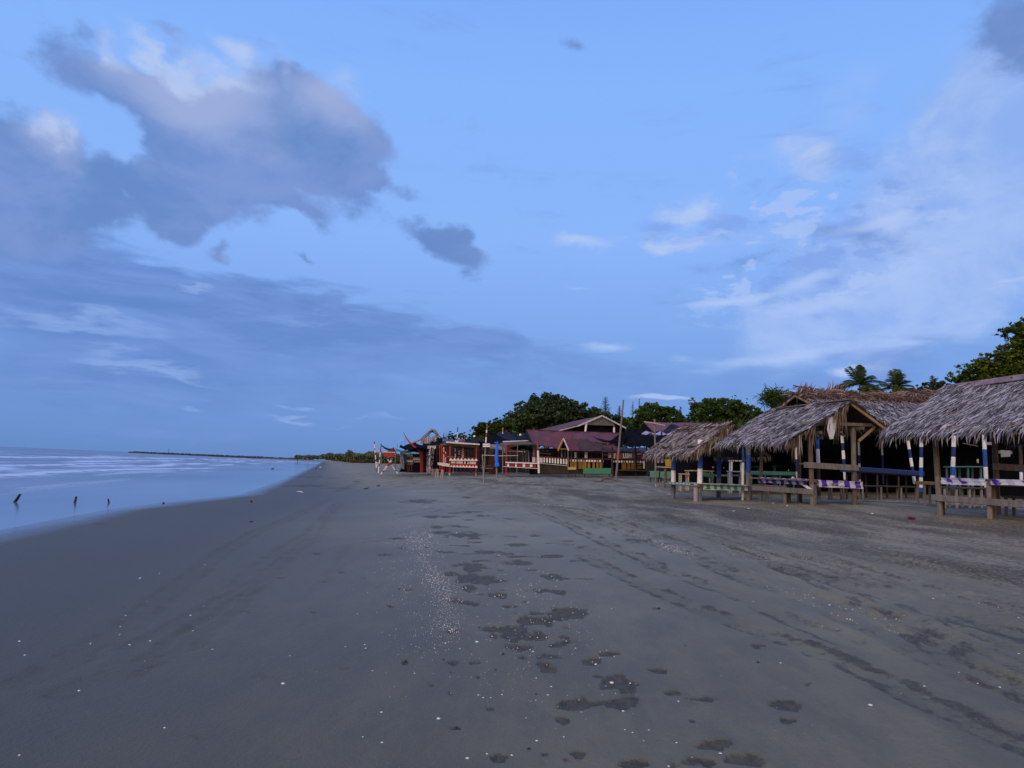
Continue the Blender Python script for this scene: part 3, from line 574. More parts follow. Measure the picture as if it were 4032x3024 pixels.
# driftwood lying in the swash
c = Wz(1075, 1848, 0.0); k = c[1]/FPX
mb = MB().tube([c+np.array((-8*k, 0, .0)), c+np.array((-2*k, 0, 2*k)), c+np.array((5*k, 0, 7*k))], [2*k, 2.4*k, .8*k], 7, jit=.2).tube([c, c+np.array((3*k, 0, -1*k)), c+np.array((30*k, 2, -.02))], [1.6*k, 1.3*k, .8*k], 6)
one(mb, 'driftwood', WOODD, 'dark driftwood branch lying in the shallows before the far beach', 'driftwood')
def small(px, py, rx, ry, name, mat, label, cat, group=None, rough=.3, n=9, up=.5):
    c = G(px, py); k = c[1]/FPX; c[2] += ry*k*up
    return one(MB().pile(c, (rx*k, rx*k*.6, ry*k), n, rough=rough, seed=int(px+py)), name, mat, label, cat, group)
small(1410, 1823, 34, 8, 'seaweed_heap', M('heap_brown', (.045, .032, .02), .95, .4, 3, .6), 'low brown heap of seaweed on the open sand left of the red and white poles', 'seaweed', n=14)
small(644, 1983, 5, 4, 'coconut_husk', M('husk', (.09, .03, .02), .8), 'reddish husk lying right at the edge of the shallow water', 'husk')
small(989, 1978, 6, 5, 'coconut_husk', M('husk', (.09, .03, .02), .8), 'dark red round husk alone on the bare sand', 'husk')
small(989, 2056, 7, 3, 'pebble', STONE, 'single flat black pebble below the dark red husk', 'pebble')
for px, py, rx, lb in ((1440, 1926, 9, 'nearer black scrap of driftwood with a raised twig'), (1488, 1915, 7, 'farther black scrap of driftwood behind its twin on the bare sand')):
    c = G(px, py); k = c[1]/FPX; c[2] += 2*k
    one(MB().tube([c+np.array((-rx*k, 0, 0)), c+np.array((0, 0, -.5*k)), c+np.array((rx*.8*k, 0, k)), c+np.array((rx*1.1*k, 0, 6*k))], [1.5*k, 3*k, 2.5*k, .7*k], 7, jit=.3), 'driftwood_scrap', STONE, lb, 'driftwood', 'black scraps on the middle beach')
c = G(1180, 1939); k = c[1]/FPX
one(MB().tube([c+np.array((-17*k, .3, 2*k)), c+np.array((2*k, 0, 3*k)), c+np.array((17*k, -.2, 2*k))], [1.2*k, 2.2*k, 1.4*k], 7), 'bleached_stick', CLOTHW, 'bleached white stick lying on the bare sand near the looping tyre mark', 'stick')
small(1244, 1847, 4, 2.5, 'pebble', STONE, 'dark stone on the sand just above the waterline far off', 'pebble'); small(1262, 1841, 4, 1.6, 'shell', SHELL, 'white speck of shell near the far waterline stone', 'shell')
for px, py in ((1382, 1812), (1432, 1812), (1460, 1815), (1500, 1826), (1535, 1824)):
    small(px, py, 8, 3, 'driftwood_scrap', WOODD, 'low dark scrap of driftwood on the far beach under the scrub', 'driftwood', 'driftwood scraps under the far scrub')
# distant person at the waterline
pb = G(1210, 1838); k = 1.72/34.0
pm = bpy.data.meshes.new('person'); J = [(0, 0, .92), (0, 0, 1.2), (0, 0, 1.42), (0, 0, 1.5), (0, -.02, 1.62), (0, 0, 1.72), (-.18, 0, 1.4), (-.24, .02, 1.12), (-.22, -.08, .88), (.18, 0, 1.4), (.24, .02, 1.12), (.22, -.06, .88),
     (-.09, 0, .9), (-.11, -.05, .48), (-.11, .03, .06), (.09, 0, .9), (.12, .08, .48), (.12, .14, .06), (-.11, -.1, .03), (.12, .02, .03)]
E = [(0, 1), (1, 2), (2, 3), (3, 4), (4, 5), (2, 6), (6, 7), (7, 8), (2, 9), (9, 10), (10, 11), (0, 12), (12, 13), (13, 14), (0, 15), (15, 16), (16, 17), (14, 18), (17, 19)]
RD = [.15, .14, .15, .06, .10, .08, .065, .05, .035, .065, .05, .035, .09, .065, .045, .09, .065, .045, .03, .03]
pm.from_pydata(J, E, []); person = bpy.data.objects.new('person', pm); C.objects.link(person); person.location = pb
sk = person.modifiers.new('skin', 'SKIN'); sl = pm.skin_vertices[0].data
for i, q in enumerate(RD): sl[i].radius = (q, q*.8); sl[i].use_root = (i == 0)
person.modifiers.new('sub', 'SUBSURF').levels = 1; person.modifiers['sub'].render_levels = 1
pm.materials.append(M('pale_clothes', (.36, .30, .30), .8)); tag(person, 'distant person in pale clothes standing upright at the far waterline', 'person')
# ------------------------------------------------------------------ shells and grit
def shell_mb(c, r, rg, mb=None):
    mb = mb or MB(); a = rg.uniform(0, 6.28); n = 7; tl = rg.uniform(-.3, .3)
    rim = [(c[0]+r*math.cos(a+i*2*math.pi/n)*(1 if i % n else .7), c[1]+r*.8*math.sin(a+i*2*math.pi/n), c[2]+r*.12+r*tl*math.cos(i*2*math.pi/n)*.5) for i in range(n)]
    lo = [(x, y, z-r*.25) for x, y, z in rim]; vs = rim+lo+[(c[0], c[1], c[2]+r*.5)]
    return mb.add(vs, [(i, (i+1) % n, 2*n) for i in range(n)] + [(i, n+i, n+(i+1) % n, (i+1) % n) for i in range(n)])
rg = random.Random(11)
BIG = [(4, 522, 315, 13), (4, 352, 322, 8), (4, 312, 733, 15), (4, 470, 948, 12), (4, 712, 932, 10), (4, 848, 853, 10), (4, 577, 925, 8), (4, 1256, 537, 14), (4, 1170, 437, 11), (4, 1318, 692, 10), (4, 1848, 922, 12), (4, 828, 368, 8), (4, 908, 604, 8), (4, 660, 602, 7), (4, 530, 604, 7), (4, 556, 618, 7), (4, 597, 618, 6),
       (4, 995, 832, 7), (4, 843, 632, 6), (4, 1091, 697, 7), (4, 1370, 808, 7), (4, 1458, 795, 7), (4, 1328, 792, 6), (4, 1620, 638, 7), (4, 1608, 864, 8), (4, 1357, 540, 8), (4, 1060, 349, 6), (4, 1277, 595, 5), (4, 927, 558, 7), (4, 845, 512, 6), (4, 183, 486, 6), (4, 430, 352, 6), (4, 292, 350, 5), (4, 298, 371, 5), (4, 1565, 992, 9), (4, 1430, 853, 5), (4, 2175, 430, 6), (4, 5, 862, 9), (4, 5, 697, 7), (4, 790, 729, 5),
       (5, 730, 1020, 7), (5, 1278, 1277, 16), (5, 366, 1570, 10), (5, 100, 1505, 7), (5, 110, 1255, 7), (5, 1605, 1162, 10), (5, 1815, 1078, 6), (5, 1812, 1488, 9), (5, 2065, 1168, 9), (5, 1930, 1145, 8), (5, 1028, 668, 9), (5, 935, 675, 6), (5, 1130, 692, 7), (5, 930, 625, 7), (5, 1660, 630, 10), (5, 1940, 675, 6), (5, 2180, 965, 9), (5, 2178, 745, 6), (5, 810, 497, 6), (5, 810, 570, 5), (5, 548, 478, 5), (5, 1252, 770, 7), (5, 1245, 742, 6),
       (6, 1540, 888, 14), (6, 817, 656, 9), (6, 706, 677, 9), (6, 492, 672, 7), (6, 105, 657, 9), (6, 135, 733, 8), (6, 1038, 516, 8), (6, 1155, 701, 7), (6, 1050, 600, 6), (6, 684, 516, 6), (6, 430, 926, 9), (6, 763, 314, 9), (6, 868, 288, 5), (6, 1116, 240, 5), (6, 1990, 695, 7), (6, 1880, 688, 6), (6, 2076, 1043, 9), (6, 2080, 1208, 8), (6, 895, 1128, 8), (6, 105, 1277, 9), (6, 2028, 818, 6), (6, 1578, 736, 5), (6, 655, 578, 6), (6, 1985, 675, 6), (6, 1975, 1178, 7)]
ORG = {4: (1500, 2300, .7233), 5: (2600, 1950, .6474), 6: (0, 2050, .7233)}
for k, x, y, w in BIG:
    ox, oy, sc = ORG[k]; c = G(ox+x*sc, oy+y*sc); r = w*sc*.8*c[1]/FPX
    one(shell_mb(c+np.array((0, 0, r*.1)), r, rg), 'shell', SHELL, 'small white shell fragment lying by itself on the open sand', 'shell', 'white shells scattered over the near sand')
for x, y, w in ((135, 422, 18), (805, 898, 20), (410, 783, 18), (845, 600, 12), (665, 382, 18), (380, 480, 9), (1513, 132, 14), (2053, 427, 16), (100, 28, 12), (535, 238, 11), (340, 412, 10), (625, 468, 14)):
    c = G(1500+x*.7233, 2300+y*.7233); r = w*.7233*.5*c[1]/FPX
    one(MB().pile(c+np.array((0, 0, r*.2)), (r, r*.8, r*.6), 9, rough=.2, seed=int(x*y)), 'pebble', STONE, 'small dark pebble lying by itself on the open sand', 'pebble', 'dark pebbles scattered over the near sand')
c = G(3587, 2043); k = c[1]/FPX
one(MB().pile(c+np.array((0, 0, 3*k)), (13*k, 10*k, 5*k), 11, rough=.45, seed=4).pile(c+np.array((-8*k, 0, 2*k)), (6*k, 6*k, 3*k), 8, rough=.4, seed=9), 'crumpled_wrapper', M('crimson', (.12, .008, .02), .5), 'crumpled dark crimson wrapper on the dry sand before the right hut', 'wrapper')
c = G(3045, 1986); k = c[1]/FPX
one(MB().pile(c+np.array((0, 0, 3*k)), (6*k, 5*k, 4*k), 8, rough=.4, seed=5), 'plastic_scrap', M('pale_blue', (.25, .38, .62), .4), 'pale blue plastic scrap in front of the purple-checked table', 'litter')
for px, py, w, lb in ((3100, 1993, 4, 'white scrap of paper right at the front leg of the middle hut'), (2948, 2003, 5, 'white scrap of litter on the sand before the middle hut, nearer the green-clothed hut'), (2890, 2013, 6, 'flat white scrap of litter below the green-clothed hut'), (3435, 2023, 6, 'flat pale scrap of paper between the middle and right huts')):
    c = G(px, py); k = c[1]/FPX; one(MB().pile(c+np.array((0, 0, k)), (w*k, w*k*.7, 1.6*k), 8, rough=.4, seed=px), 'paper_scrap', SHELL, lb, 'litter', 'pale litter in front of the huts')
pts = []
def scatter(poly, sig, n, rmin, rmax):
    P = np.array(poly, float)
    for _ in range(n):
        i = rg.randrange(len(P)-1); f = rg.random(); q = P[i]*(1-f)+P[i+1]*f; x = rg.gauss(q[0], sig); y = q[1]+rg.gauss(0, sig*.45); pts.append((x, y, rg.uniform(rmin, rmax)))
scatter([(1640, 2100), (1665, 2140), (1700, 2250), (1760, 2320), (1760, 2400), (1750, 2470), (1790, 2480)], 32, 760, .9, 2.4)
scatter([(1640, 2100), (1600, 2200), (1640, 2320), (1700, 2470), (1700, 2560)], 75, 420, 1.0, 2.4)
scatter([(1700, 2240), (1715, 2285), (1750, 2330), (1765, 2390)], 20, 220, 1.0, 2.2)
scatter([(1980, 2230), (2100, 2330), (2150, 2420), (2200, 2560)], 110, 200, 1.2, 2.8)
scatter([(1800, 2500), (1900, 2620), (2200, 2700)], 190, 170, 1.3, 2.8)
scatter([(2480, 2050), (2560, 2085), (2640, 2120), (2690, 2150)], 26, 240, .8, 1.6)
scatter([(2280, 1940), (2120, 1960), (1700, 1995), (1600, 1985)], 18, 160, .7, 1.5)
scatter([(3060, 2300), (3300, 2390), (3500, 2440)], 70, 90, 1.1, 2.4)
scatter([(2700, 2060), (3300, 2130), (3900, 2250)], 90, 120, .8, 1.6)
scatter([(300, 2400), (900, 2500), (1400, 2700)], 220, 60, .9, 1.8)
scatter([(2500, 2500), (3000, 2800), (3700, 2900)], 240, 60, 1.0, 2.0)
mb = MB()
for x, y, w in pts:
    if y < 1900 or y > 3010: continue
    d = ray(x, y); tt = -(CAM[2]-.5)/d[2]; p = CAM + d*tt; p[2] = float(terr(p[0], p[1])); tt = (p[2]-CAM[2])/d[2]; p = CAM + d*tt; p[2] = float(terr(p[0], p[1]))
    r = 1.35*w*p[1]/FPX; a = rg.uniform(0, 6.28); v = [(p[0]+r*math.cos(a+i*2.09)*rg.uniform(.7, 1.2), p[1]+r*math.sin(a+i*2.09), p[2]-.003) for i in range(3)]
    mb.add(v+[(p[0], p[1], p[2]+r*.6)], [(0, 1, 3), (1, 2, 3), (2, 0, 3)])
tag(mb.build('shell_grit', SHELL), 'strewn white shell grit in bands across the near sand', 'shell grit', kind='stuff')
# ------------------------------------------------------------------ thatched huts
EW = np.array((cB, sB, 0)); EB = np.array((-sB, cB, 0)); EZ = np.array((0, 0, 1.0))
class Fr:
    """local frame of a hut: x away from the sea, y along the beach (away from the viewer), z up"""
    def __init__(s, o): s.o = V3(o)
    def __call__(s, x, y, z): return s.o + EW*x + EB*y + EZ*z
    def g(s, x, y):
        p = s(x, y, 0); p[2] = float(terr(p[0], p[1])); return p
    def inv(s, p): d = V3(p)-s.o; return float(d@EW), float(d@EB), float(d[2])
def onplane(px, py, o, n):
    d = ray(px, py); return CAM + d*(((V3(o)-CAM)@n)/(d@n))
def banded(mb, base, top, r, bands, n=8, jit=.06):
    """a post with painted bands: bands = list of (fraction, material index)"""
    pts = [base]; mi = []; f = 0
    for fr, m_ in bands: f += fr; pts.append(base+(V3(top)-base)*min(f, 1)); mi.append(m_)
    return mb.tube(pts, [r]*len(pts), n, mi, jit)
def strands(mb, A, B, D, E_, dens, ln, wd, lift=.03, mi=0, seed=1, droop=.15, bow=.0, sj=.36):
    """overlapping palm-leaf strips on the face A-B (eave) / D-E (ridge; D above A); each strip is a thin tapering blade"""
    rg = np.random.RandomState(seed); A, B, D, E_ = map(V3, (A, B, D, E_)); area = np.linalg.norm(B-A)*np.linalg.norm(D-A); n = int(area*dens*1.7)
    a = rg.rand(n)[:, None]; b = (rg.rand(n)**.92)[:, None]; P = A*(1-a)*(1-b)+B*a*(1-b)+E_*a*b+D*(1-a)*b
    nrm = np.cross(B-A, D-A); nrm /= np.linalg.norm(nrm); nrm = nrm if nrm[2] > 0 else -nrm
    dn = (A-D)*(1-a)+(B-E_)*a; dn /= np.linalg.norm(dn, axis=1)[:, None]; side = (B-A)/np.linalg.norm(B-A)
    dirv = dn + side*rg.normal(0, sj, (n, 1)) - side*.15 + nrm*rg.uniform(-.04, .10, (n, 1)); dirv /= np.linalg.norm(dirv, axis=1)[:, None]
    L = rg.uniform(.45, 1.15, (n, 1))*ln; w = rg.uniform(.4, 1.4, (n, 1))*wd*.33; sd = np.cross(dirv, nrm); sd /= np.linalg.norm(sd, axis=1)[:, None]
    sd = sd + nrm*rg.uniform(-.5, .5, (n, 1))
    h = nrm*(rg.rand(n, 1)*lift + bow*(fbm(a[:, 0]*5+seed, b[:, 0]*3, 3, seed)[:, None]-.4))
    p0 = P - dirv*L*.4 + h; p1 = P + dirv*L*.3 + h*1.1 + nrm*lift*.3; p2 = P + dirv*L*.75 + h - EZ*droop*L*(b < .12) 
    V = np.stack([p0-sd*w, p0+sd*w, p1+sd*w*1.1, p1-sd*w*1.1, p2], 1).reshape(-1, 3).tolist(); k = len(mb.v); mb.v.extend(map(tuple, V))
    for i in range(n):
        q = k+5*i; mb.f.append((q, q+1, q+2, q+3)); mb.f.append((q+3, q+2, q+4))
    mb.m.extend([mi]*(2*n)); return mb
def fringe(mb, A, B, n, ln, wd, mi=0, seed=1, out=None):
    rg = np.random.RandomState(seed); A, B = V3(A), V3(B); s = (B-A)/np.linalg.norm(B-A); out = V3(out) if out is not None else V3((0, 0, 0))
    for _ in range(n):
        p = A+(B-A)*rg.rand()+EZ*rg.uniform(-.02, .06); L = ln*rg.uniform(.35, 1.0)**1.3; w = wd*rg.uniform(.3, .9)/2
        d = V3((rg.normal(0, .16), rg.normal(0, .16), -1))+out*rg.uniform(.1, .6); d /= np.linalg.norm(d); sd = s*math.cos(1)+V3((rg.normal(0, .4), rg.normal(0, .4), 0)); sd /= np.linalg.norm(sd)
        q = p+d*L*.5+out*L*.1; mb.add([p-sd*w, p+sd*w, q+sd*w*.9, q-sd*w*.9, p+d*L], [(0, 1, 2, 3), (3, 2, 4)], mi)
    return mb
def thatch_face(root, A, B, D, E_, mats, dens, ln, wd, seed, name='thatch_roof', bow=.08, fr=True, nu=10):
    """a roof slope: underlay with dark underside, blades of thatch, ragged fringe"""
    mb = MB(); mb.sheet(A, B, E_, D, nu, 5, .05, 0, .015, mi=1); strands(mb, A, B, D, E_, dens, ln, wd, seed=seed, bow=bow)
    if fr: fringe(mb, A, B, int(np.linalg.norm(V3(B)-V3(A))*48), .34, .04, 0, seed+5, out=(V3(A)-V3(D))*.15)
    return mb.build(name, mats, root)
def rafters(root, fr, pairs, w=.05, mat=None):
    for a, b in pairs: MB().bar(a, b, w, w*1.3).build('rafter', mat or WOODB, root)
# ---- hut with green-checked cloth (farthest of the three front huts)
def px_point(fr, px, py, y=None, x=None):
    """point of the hut's own vertical plane y=const (across) or x=const (along) seen at a pixel"""
    if y is not None: q = onplane(px, py, fr(0, y, 0), EB)
    else: q = onplane(px, py, fr(x, 0, 0), EW)
    return fr.inv(q)
# hut 1
o1 = G(2754, 1972); F1 = Fr(o1)
hut1 = empty('thatched_hut', o1, BA, 'small brown-thatched beach hut with blue and white posts, farthest of the three front huts', 'beach hut', 'thatched huts along the front of the beach')
pk = px_point(F1, 2876, 1667, y=-.35); ev = px_point(F1, 2722, 1790, y=-.35); LEN = 3.75
xr = 2*pk[0]-ev[0]+.1
A, B_ = F1(ev[0], LEN, ev[2]), F1(ev[0], -.35, ev[2]); D, E_ = F1(pk[0], LEN, pk[2]), F1(pk[0], -.45, pk[2])
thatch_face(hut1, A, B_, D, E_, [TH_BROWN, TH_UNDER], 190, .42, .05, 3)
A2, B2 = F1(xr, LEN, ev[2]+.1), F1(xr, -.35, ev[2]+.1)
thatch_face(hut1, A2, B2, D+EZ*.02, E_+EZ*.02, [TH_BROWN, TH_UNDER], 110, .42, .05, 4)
mb = MB()
for k in range(150):
    f = random.random(); p = B_*(1-f)+E_*f; L = random.uniform(.2, .75)*(.5+f*.7); w = random.uniform(.015, .035); j = V3((random.gauss(0, .05), random.gauss(0, .05), 0))
    q = p+j-EZ*L-EW*.14*L+EB*random.uniform(-.1, .1); mb.add([p-EW*w+j, p+EW*w+j, p*.5+q*.5+EW*w, p*.5+q*.5-EW*w, q], [(0, 1, 2, 3), (3, 2, 4)])
mb.build('gable_fringe', TH_STRAW, hut1)
mb = MB(); strands(mb, D+EW*-.2-EZ*.12, E_+EW*-.2-EZ*.12, D+EW*.2-EZ*.05, E_+EW*.2-EZ*.05, 70, .5, .06, seed=9); mb.build('ridge_cap', TH_RUST, hut1)
def hpost(root, F, x, y, ztop, r, mats, bands, lean=(0, 0), name='post'):
    b = F.g(x, y); b[2] -= .08; t_ = F(x+lean[0], y+lean[1], ztop); return banded(MB(), b, t_, r, bands).build(name, mats, root)
zc = lambda F, x, pk, ev, xr: ev[2]+(pk[2]-ev[2])*(1-abs(x-pk[0])/max(.3, abs((ev[0] if x < pk[0] else xr)-pk[0])))
BW = [BLUE, WHITE, WOODG]
bx = px_point(F1, 2945, 1961, y=0)
wv = bx[0]
for (x, y, bd, tp) in ((0, 0, [(.30, 3), (.24, 1), (.23, 0), (.23, 1)], 2.2), (0, 2.1, [(.27, 3), (.24, 1), (.25, 0), (.24, 2)], 2.2), (wv, 0, [(.44, 2), (.27, 0), (.29, 3)], 2.45), (wv, 2.1, [(.35, 3), (.34, 0), (.31, 2)], 2.4)):
    mt3 = [BLUE, WHITE, WOODG, M('blue_grey_wood', (.13, .15, .18), .85, .25, 5, .3, dirt=.3)]; hpost(hut1, F1, x, y, tp, .09, mt3, bd)
hpost(hut1, F1, wv-.15, .1, 2.4, .05, [BLUE, WHITE, WOODG], [(.6, 1), (.4, 0)])
hpost(hut1, F1, -.17, -.04, .62, .075, [CLOTHP], [(1, 0)])
for (a, b) in ((F1(-.5, 0, 1.92), F1(wv+.5, 0, 2.1)), (F1(-.5, 2.1, 1.92), F1(wv+.5, 2.1, 2.05)), (F1(wv*.5, -.4, 2.05), F1(wv*.5, 3.0, 2.05)), (F1(0, -.3, 1.98), F1(0, 2.6, 1.98)), (F1(wv, -.3, 2.1), F1(wv, 2.6, 2.1))):
    MB().bar(a, b, .06, .09).build('beam', WOODD, hut1)
rafters(hut1, F1, [(F1(ev[0], y, ev[2]-.05), F1(pk[0], y, pk[2]-.07)) for y in (-.3, 1.2, 3.2)] + [(F1(xr, y, ev[2]+.05), F1(pk[0], y, pk[2]-.07)) for y in (-.3, 1.2, 3.2)])
for y0 in (-.12, .38, .88, 1.38, 1.88): MB().bar(F1(-.1, y0+.1, .60), F1(wv, y0+.1, .60), .46, .035).build('deck_board', WOODG, hut1)
MB().bar(F1(-.16, -.15, .53), F1(-.16, 2.2, .53), .30, .05).build('seat_plank', WOODG, hut1)
MB().bar(F1(-.02, -.08, .48), F1(wv, -.08, .50), .05, .10).build('apron_board', WOODG, hut1)
# cloth draped over its deck
mb = MB(); mb.sheet(F1(.06, -.16, .635), F1(wv-.12, -.16, .64), F1(wv-.12, 1.4, .64), F1(.06, 1.4, .635), 14, 8, .008, .015, .01)
mb.sheet(F1(.06, -.17, .40), F1(wv-.12, -.17, .43), F1(wv-.12, -.16, .64), F1(.06, -.16, .635), 14, 3, .008, 0, .03)
one(mb, 'tablecloth', CHK_G, 'green and white checked cloth draped over the deck of the farthest front hut', 'tablecloth')
mb = MB().sheet(F1(-.22, .3, .60), F1(-.02, .3, .60), F1(-.02, 2.1, .60), F1(-.22, 2.1, .60), 6, 8, .008, .01, .012).sheet(F1(-.24, .3, .50), F1(-.24, 2.1, .50), F1(-.22, 2.1, .60), F1(-.22, .3, .60), 8, 2, .008, 0, .012)
one(mb, 'tablecloth', CHK_G, 'narrow green and white cloth strip along the seaward seat of the farthest front hut', 'tablecloth')
# ---- hut 2, middle, with purple-checked cloths
o2 = G(3200, 1991); F2 = Fr(o2)
hut2 = empty('thatched_hut', o2, BA, 'grey-thatched hut with bare posts and dark open gable, middle of the three front huts', 'beach hut', 'thatched huts along the front of the beach')
pk = px_point(F2, 3345, 1580, y=-.35); ev = px_point(F2, 3100, 1741, y=-.35); er = px_point(F2, 3480, 1682, y=-.35); LEN = 3.6
A, B_ = F2(ev[0], LEN, ev[2]), F2(ev[0], -.4, ev[2]); D, E_ = F2(pk[0], LEN, pk[2]), F2(pk[0], -.5, pk[2])
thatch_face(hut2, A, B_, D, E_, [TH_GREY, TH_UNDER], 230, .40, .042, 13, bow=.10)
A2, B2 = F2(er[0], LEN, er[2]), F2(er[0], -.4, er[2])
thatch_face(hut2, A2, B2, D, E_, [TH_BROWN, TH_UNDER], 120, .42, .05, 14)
mb = MB(); strands(mb, D+EW*-.12-EZ*.05, E_+EW*-.12-EZ*.05, D+EW*.12, E_+EW*.12, 80, .45, .05, seed=19); mb.bar(D+EZ*.03, E_+EZ*.05, .16, .03); mb.build('ridge_cap', TH_BROWN, hut2)
mb = MB()
for (f0, f1, n, l0, l1) in ((.0, .08, 26, .2, .4), (.13, .22, 34, .3, .9), (.36, .43, 18, .3, .85), (.66, .90, 60, .2, 1.1), (.1, .98, 60, .1, .3)):
    for k in range(n):
        f = random.uniform(f0, f1); p = B_*(1-f)+E_*f+EB*random.uniform(-.05, .25); L = random.uniform(l0, l1); w = random.uniform(.005, .018)
        q = p-EZ*L+EW*random.uniform(-.12, .06)+EB*random.gauss(0, .05); mb.add([p-EW*w, p+EW*w, p*.4+q*.6+EW*w*.8, p*.4+q*.6-EW*w*.8, q], [(0, 1, 2, 3), (3, 2, 4)])
mb.build('gable_fringe', TH_STRAW, hut2)
P2 = {}
for nm, px, py, y in (('fl', 3006, 1979, 2.65), ('mid', 3098, 1990, 1.25), ('br', 3340, 1890, 2.65)):
    P2[nm] = px_point(F2, px, py, y=y)
w2 = px_point(F2, 3366, 1978, y=0)[0]
hpost(hut2, F2, 0, 0, 2.2, .072, [WOODB, WOODG], [(.3, 1), (.7, 0)], lean=(-.10, 0)); hpost(hut2, F2, w2, 0, 2.45, .075, [WOODB, WOODG], [(.5, 0), (.5, 1)], lean=(-.04, 0))
hpost(hut2, F2, 0, 2.65, 2.1, .055, [WOODB], [(1, 0)], lean=(.03, 0)); hpost(hut2, F2, w2, 2.65, 2.4, .065, [WOODB], [(1, 0)]); hpost(hut2, F2, .12, .08, .62, .055, [WOODG], [(1, 0)])
hpost(hut2, F2, -.02, 1.3, .70, .05, [WOODG], [(1, 0)]); hpost(hut2, F2, .14, 1.34, .66, .06, [WOODD], [(1, 0)]); hpost(hut2, F2, w2-.4, 2.0, .66, .05, [WOODD], [(1, 0)])
MB().bar(F2(-.12, -.15, .40), F2(-.12, 2.95, .40), .05, .16, up=(0, 0, 1)).build('lower_rail', WOODG, hut2)
MB().bar(F2(-.35, -.10, 1.16), F2(w2+.05, -.10, 1.14), .05, .17).build('table_board', WOODG, hut2)
MB().bar(F2(-.2, .15, 1.20), F2(w2, .15, 1.20), .42, .04).build('table_top', WOODG, hut2)
MB().bar(F2(-.08, -.1, .44), F2(-.08, .85, .78), .05, .07).build('brace', WHITE, hut2); MB().bar(F2(-.08, 1.9, .76), F2(-.08, 2.6, .42), .05, .05).build('brace', WOODB, hut2)
MB().bar(F2(w2+.05, -.12, 1.93), F2(w2+.62, -.12, 2.38), .06, .08).build('brace', M('straw_wood', (.27, .20, .11), .8, .2, 5, .3), hut2)
MB().bar(F2(w2+.1, 0, .35), F2(w2-.25, .1, .75), .05, .07).build('brace', WOODG, hut2)
MB().bar(F2(-.5, -.12, 2.36), F2(er[0]-.05, -.12, 2.44), .07, .10).build('tie_beam', WOODG, hut2); MB().bar(F2(-.9, 2.65, 2.0), F2(w2+.9, 2.65, 2.15), .07, .10).build('tie_beam', WOODB, hut2); MB().bar(F2(-.6, 1.0, 2.12), F2(er[0], 1.0, 2.22), .06, .08).build('tie_beam', WOODB, hut2)
for x, z in ((0, 2.1), (w2, 2.3)): MB().bar(F2(x, -.4, z), F2(x, 3.4, z), .07, .09).build('wall_plate', WOODB, hut2)
rafters(hut2, F2, [(F2(er[0]-.02, y, er[2]-.06), F2(pk[0], y, pk[2]-.08)) for y in (-.42, 1.0, 2.4, 3.6)] + [(F2(ev[0], y, ev[2]-.06), F2(pk[0], y, pk[2]-.08)) for y in (-.3, 1.0, 2.4, 3.6)], .06, M('straw_wood', (.27, .20, .11)))
for k in range(5): MB().bar(F2(.06, .22+k*.5, .70), F2(w2-.05, .22+k*.5, .70), .44, .035).build('deck_board', WOODG, hut2)
MB().bar(F2(.1, -.08, .62), F2(w2+.12, -.08, .62), .05, .09).build('apron_board', WOODG, hut2)
def drape(F, x0, x1, y0, y1, z, front, side, label, mat=None, sides=('f',)):
    mb = MB().sheet(F(x0, y0, z), F(x1, y0, z), F(x1, y1, z), F(x0, y1, z), 12, 12, .008, .01, .012)
    if 'f' in sides: mb.sheet(F(x0, y0-.02, z-front), F(x1, y0-.02, z-front), F(x1, y0, z+.002), F(x0, y0, z+.002), 16, 3, .008, 0, .03)
    if 's' in sides: mb.sheet(F(x0-.02, y1, z-side), F(x0-.02, y0, z-side), F(x0, y0, z+.002), F(x0, y1, z+.002), 16, 3, .008, 0, .03)
    return one(mb, 'tablecloth', mat or CHK_P, label, 'tablecloth', 'purple and white checked cloths')
drape(F2, .12, w2+.2, -.10, .6, .745, .20, .1, 'purple and white checked cloth over the near end of the middle hut\'s deck')
drape(F2, -.10, .30, .12, 2.6, .755, .1, .17, 'purple and white checked cloth along the seaward seat of the middle hut', sides=('s',))
MB().bar(F2(-.22, .05, .72), F2(-.22, 2.8, .72), .25, .04).build('seat_plank', WOODG, hut2)
# white sheets hanging in its gable
pl = .15
def hang(F, pts, y, mat, label, cat='hanging sheet', name='hanging_sheet', grp=None):
    q = [onplane(px, py, F(0, y, 0), EB) for px, py in pts]; return one(MB().poly(q, .012, nrm=EB), name, mat, label, cat, grp)
hang(F2, [(3265, 1640), (3293, 1608), (3291, 1690), (3281, 1728), (3268, 1729), (3257, 1690)], -.42, CLOTHW, 'torn white sheet hanging down from the middle hut\'s gable')
hang(F2, [(3302, 1652), (3310, 1662), (3328, 1690), (3293, 1689), (3296, 1660)], 1.1, CLOTHW, 'white triangular scrap of sheet in the middle hut\'s gable above the tie beam')
hang(F2, [(3289, 1704), (3329, 1706), (3329, 1718), (3289, 1712)], 1.12, CLOTHW, 'narrow white scrap of sheet below the middle hut\'s tie beam')
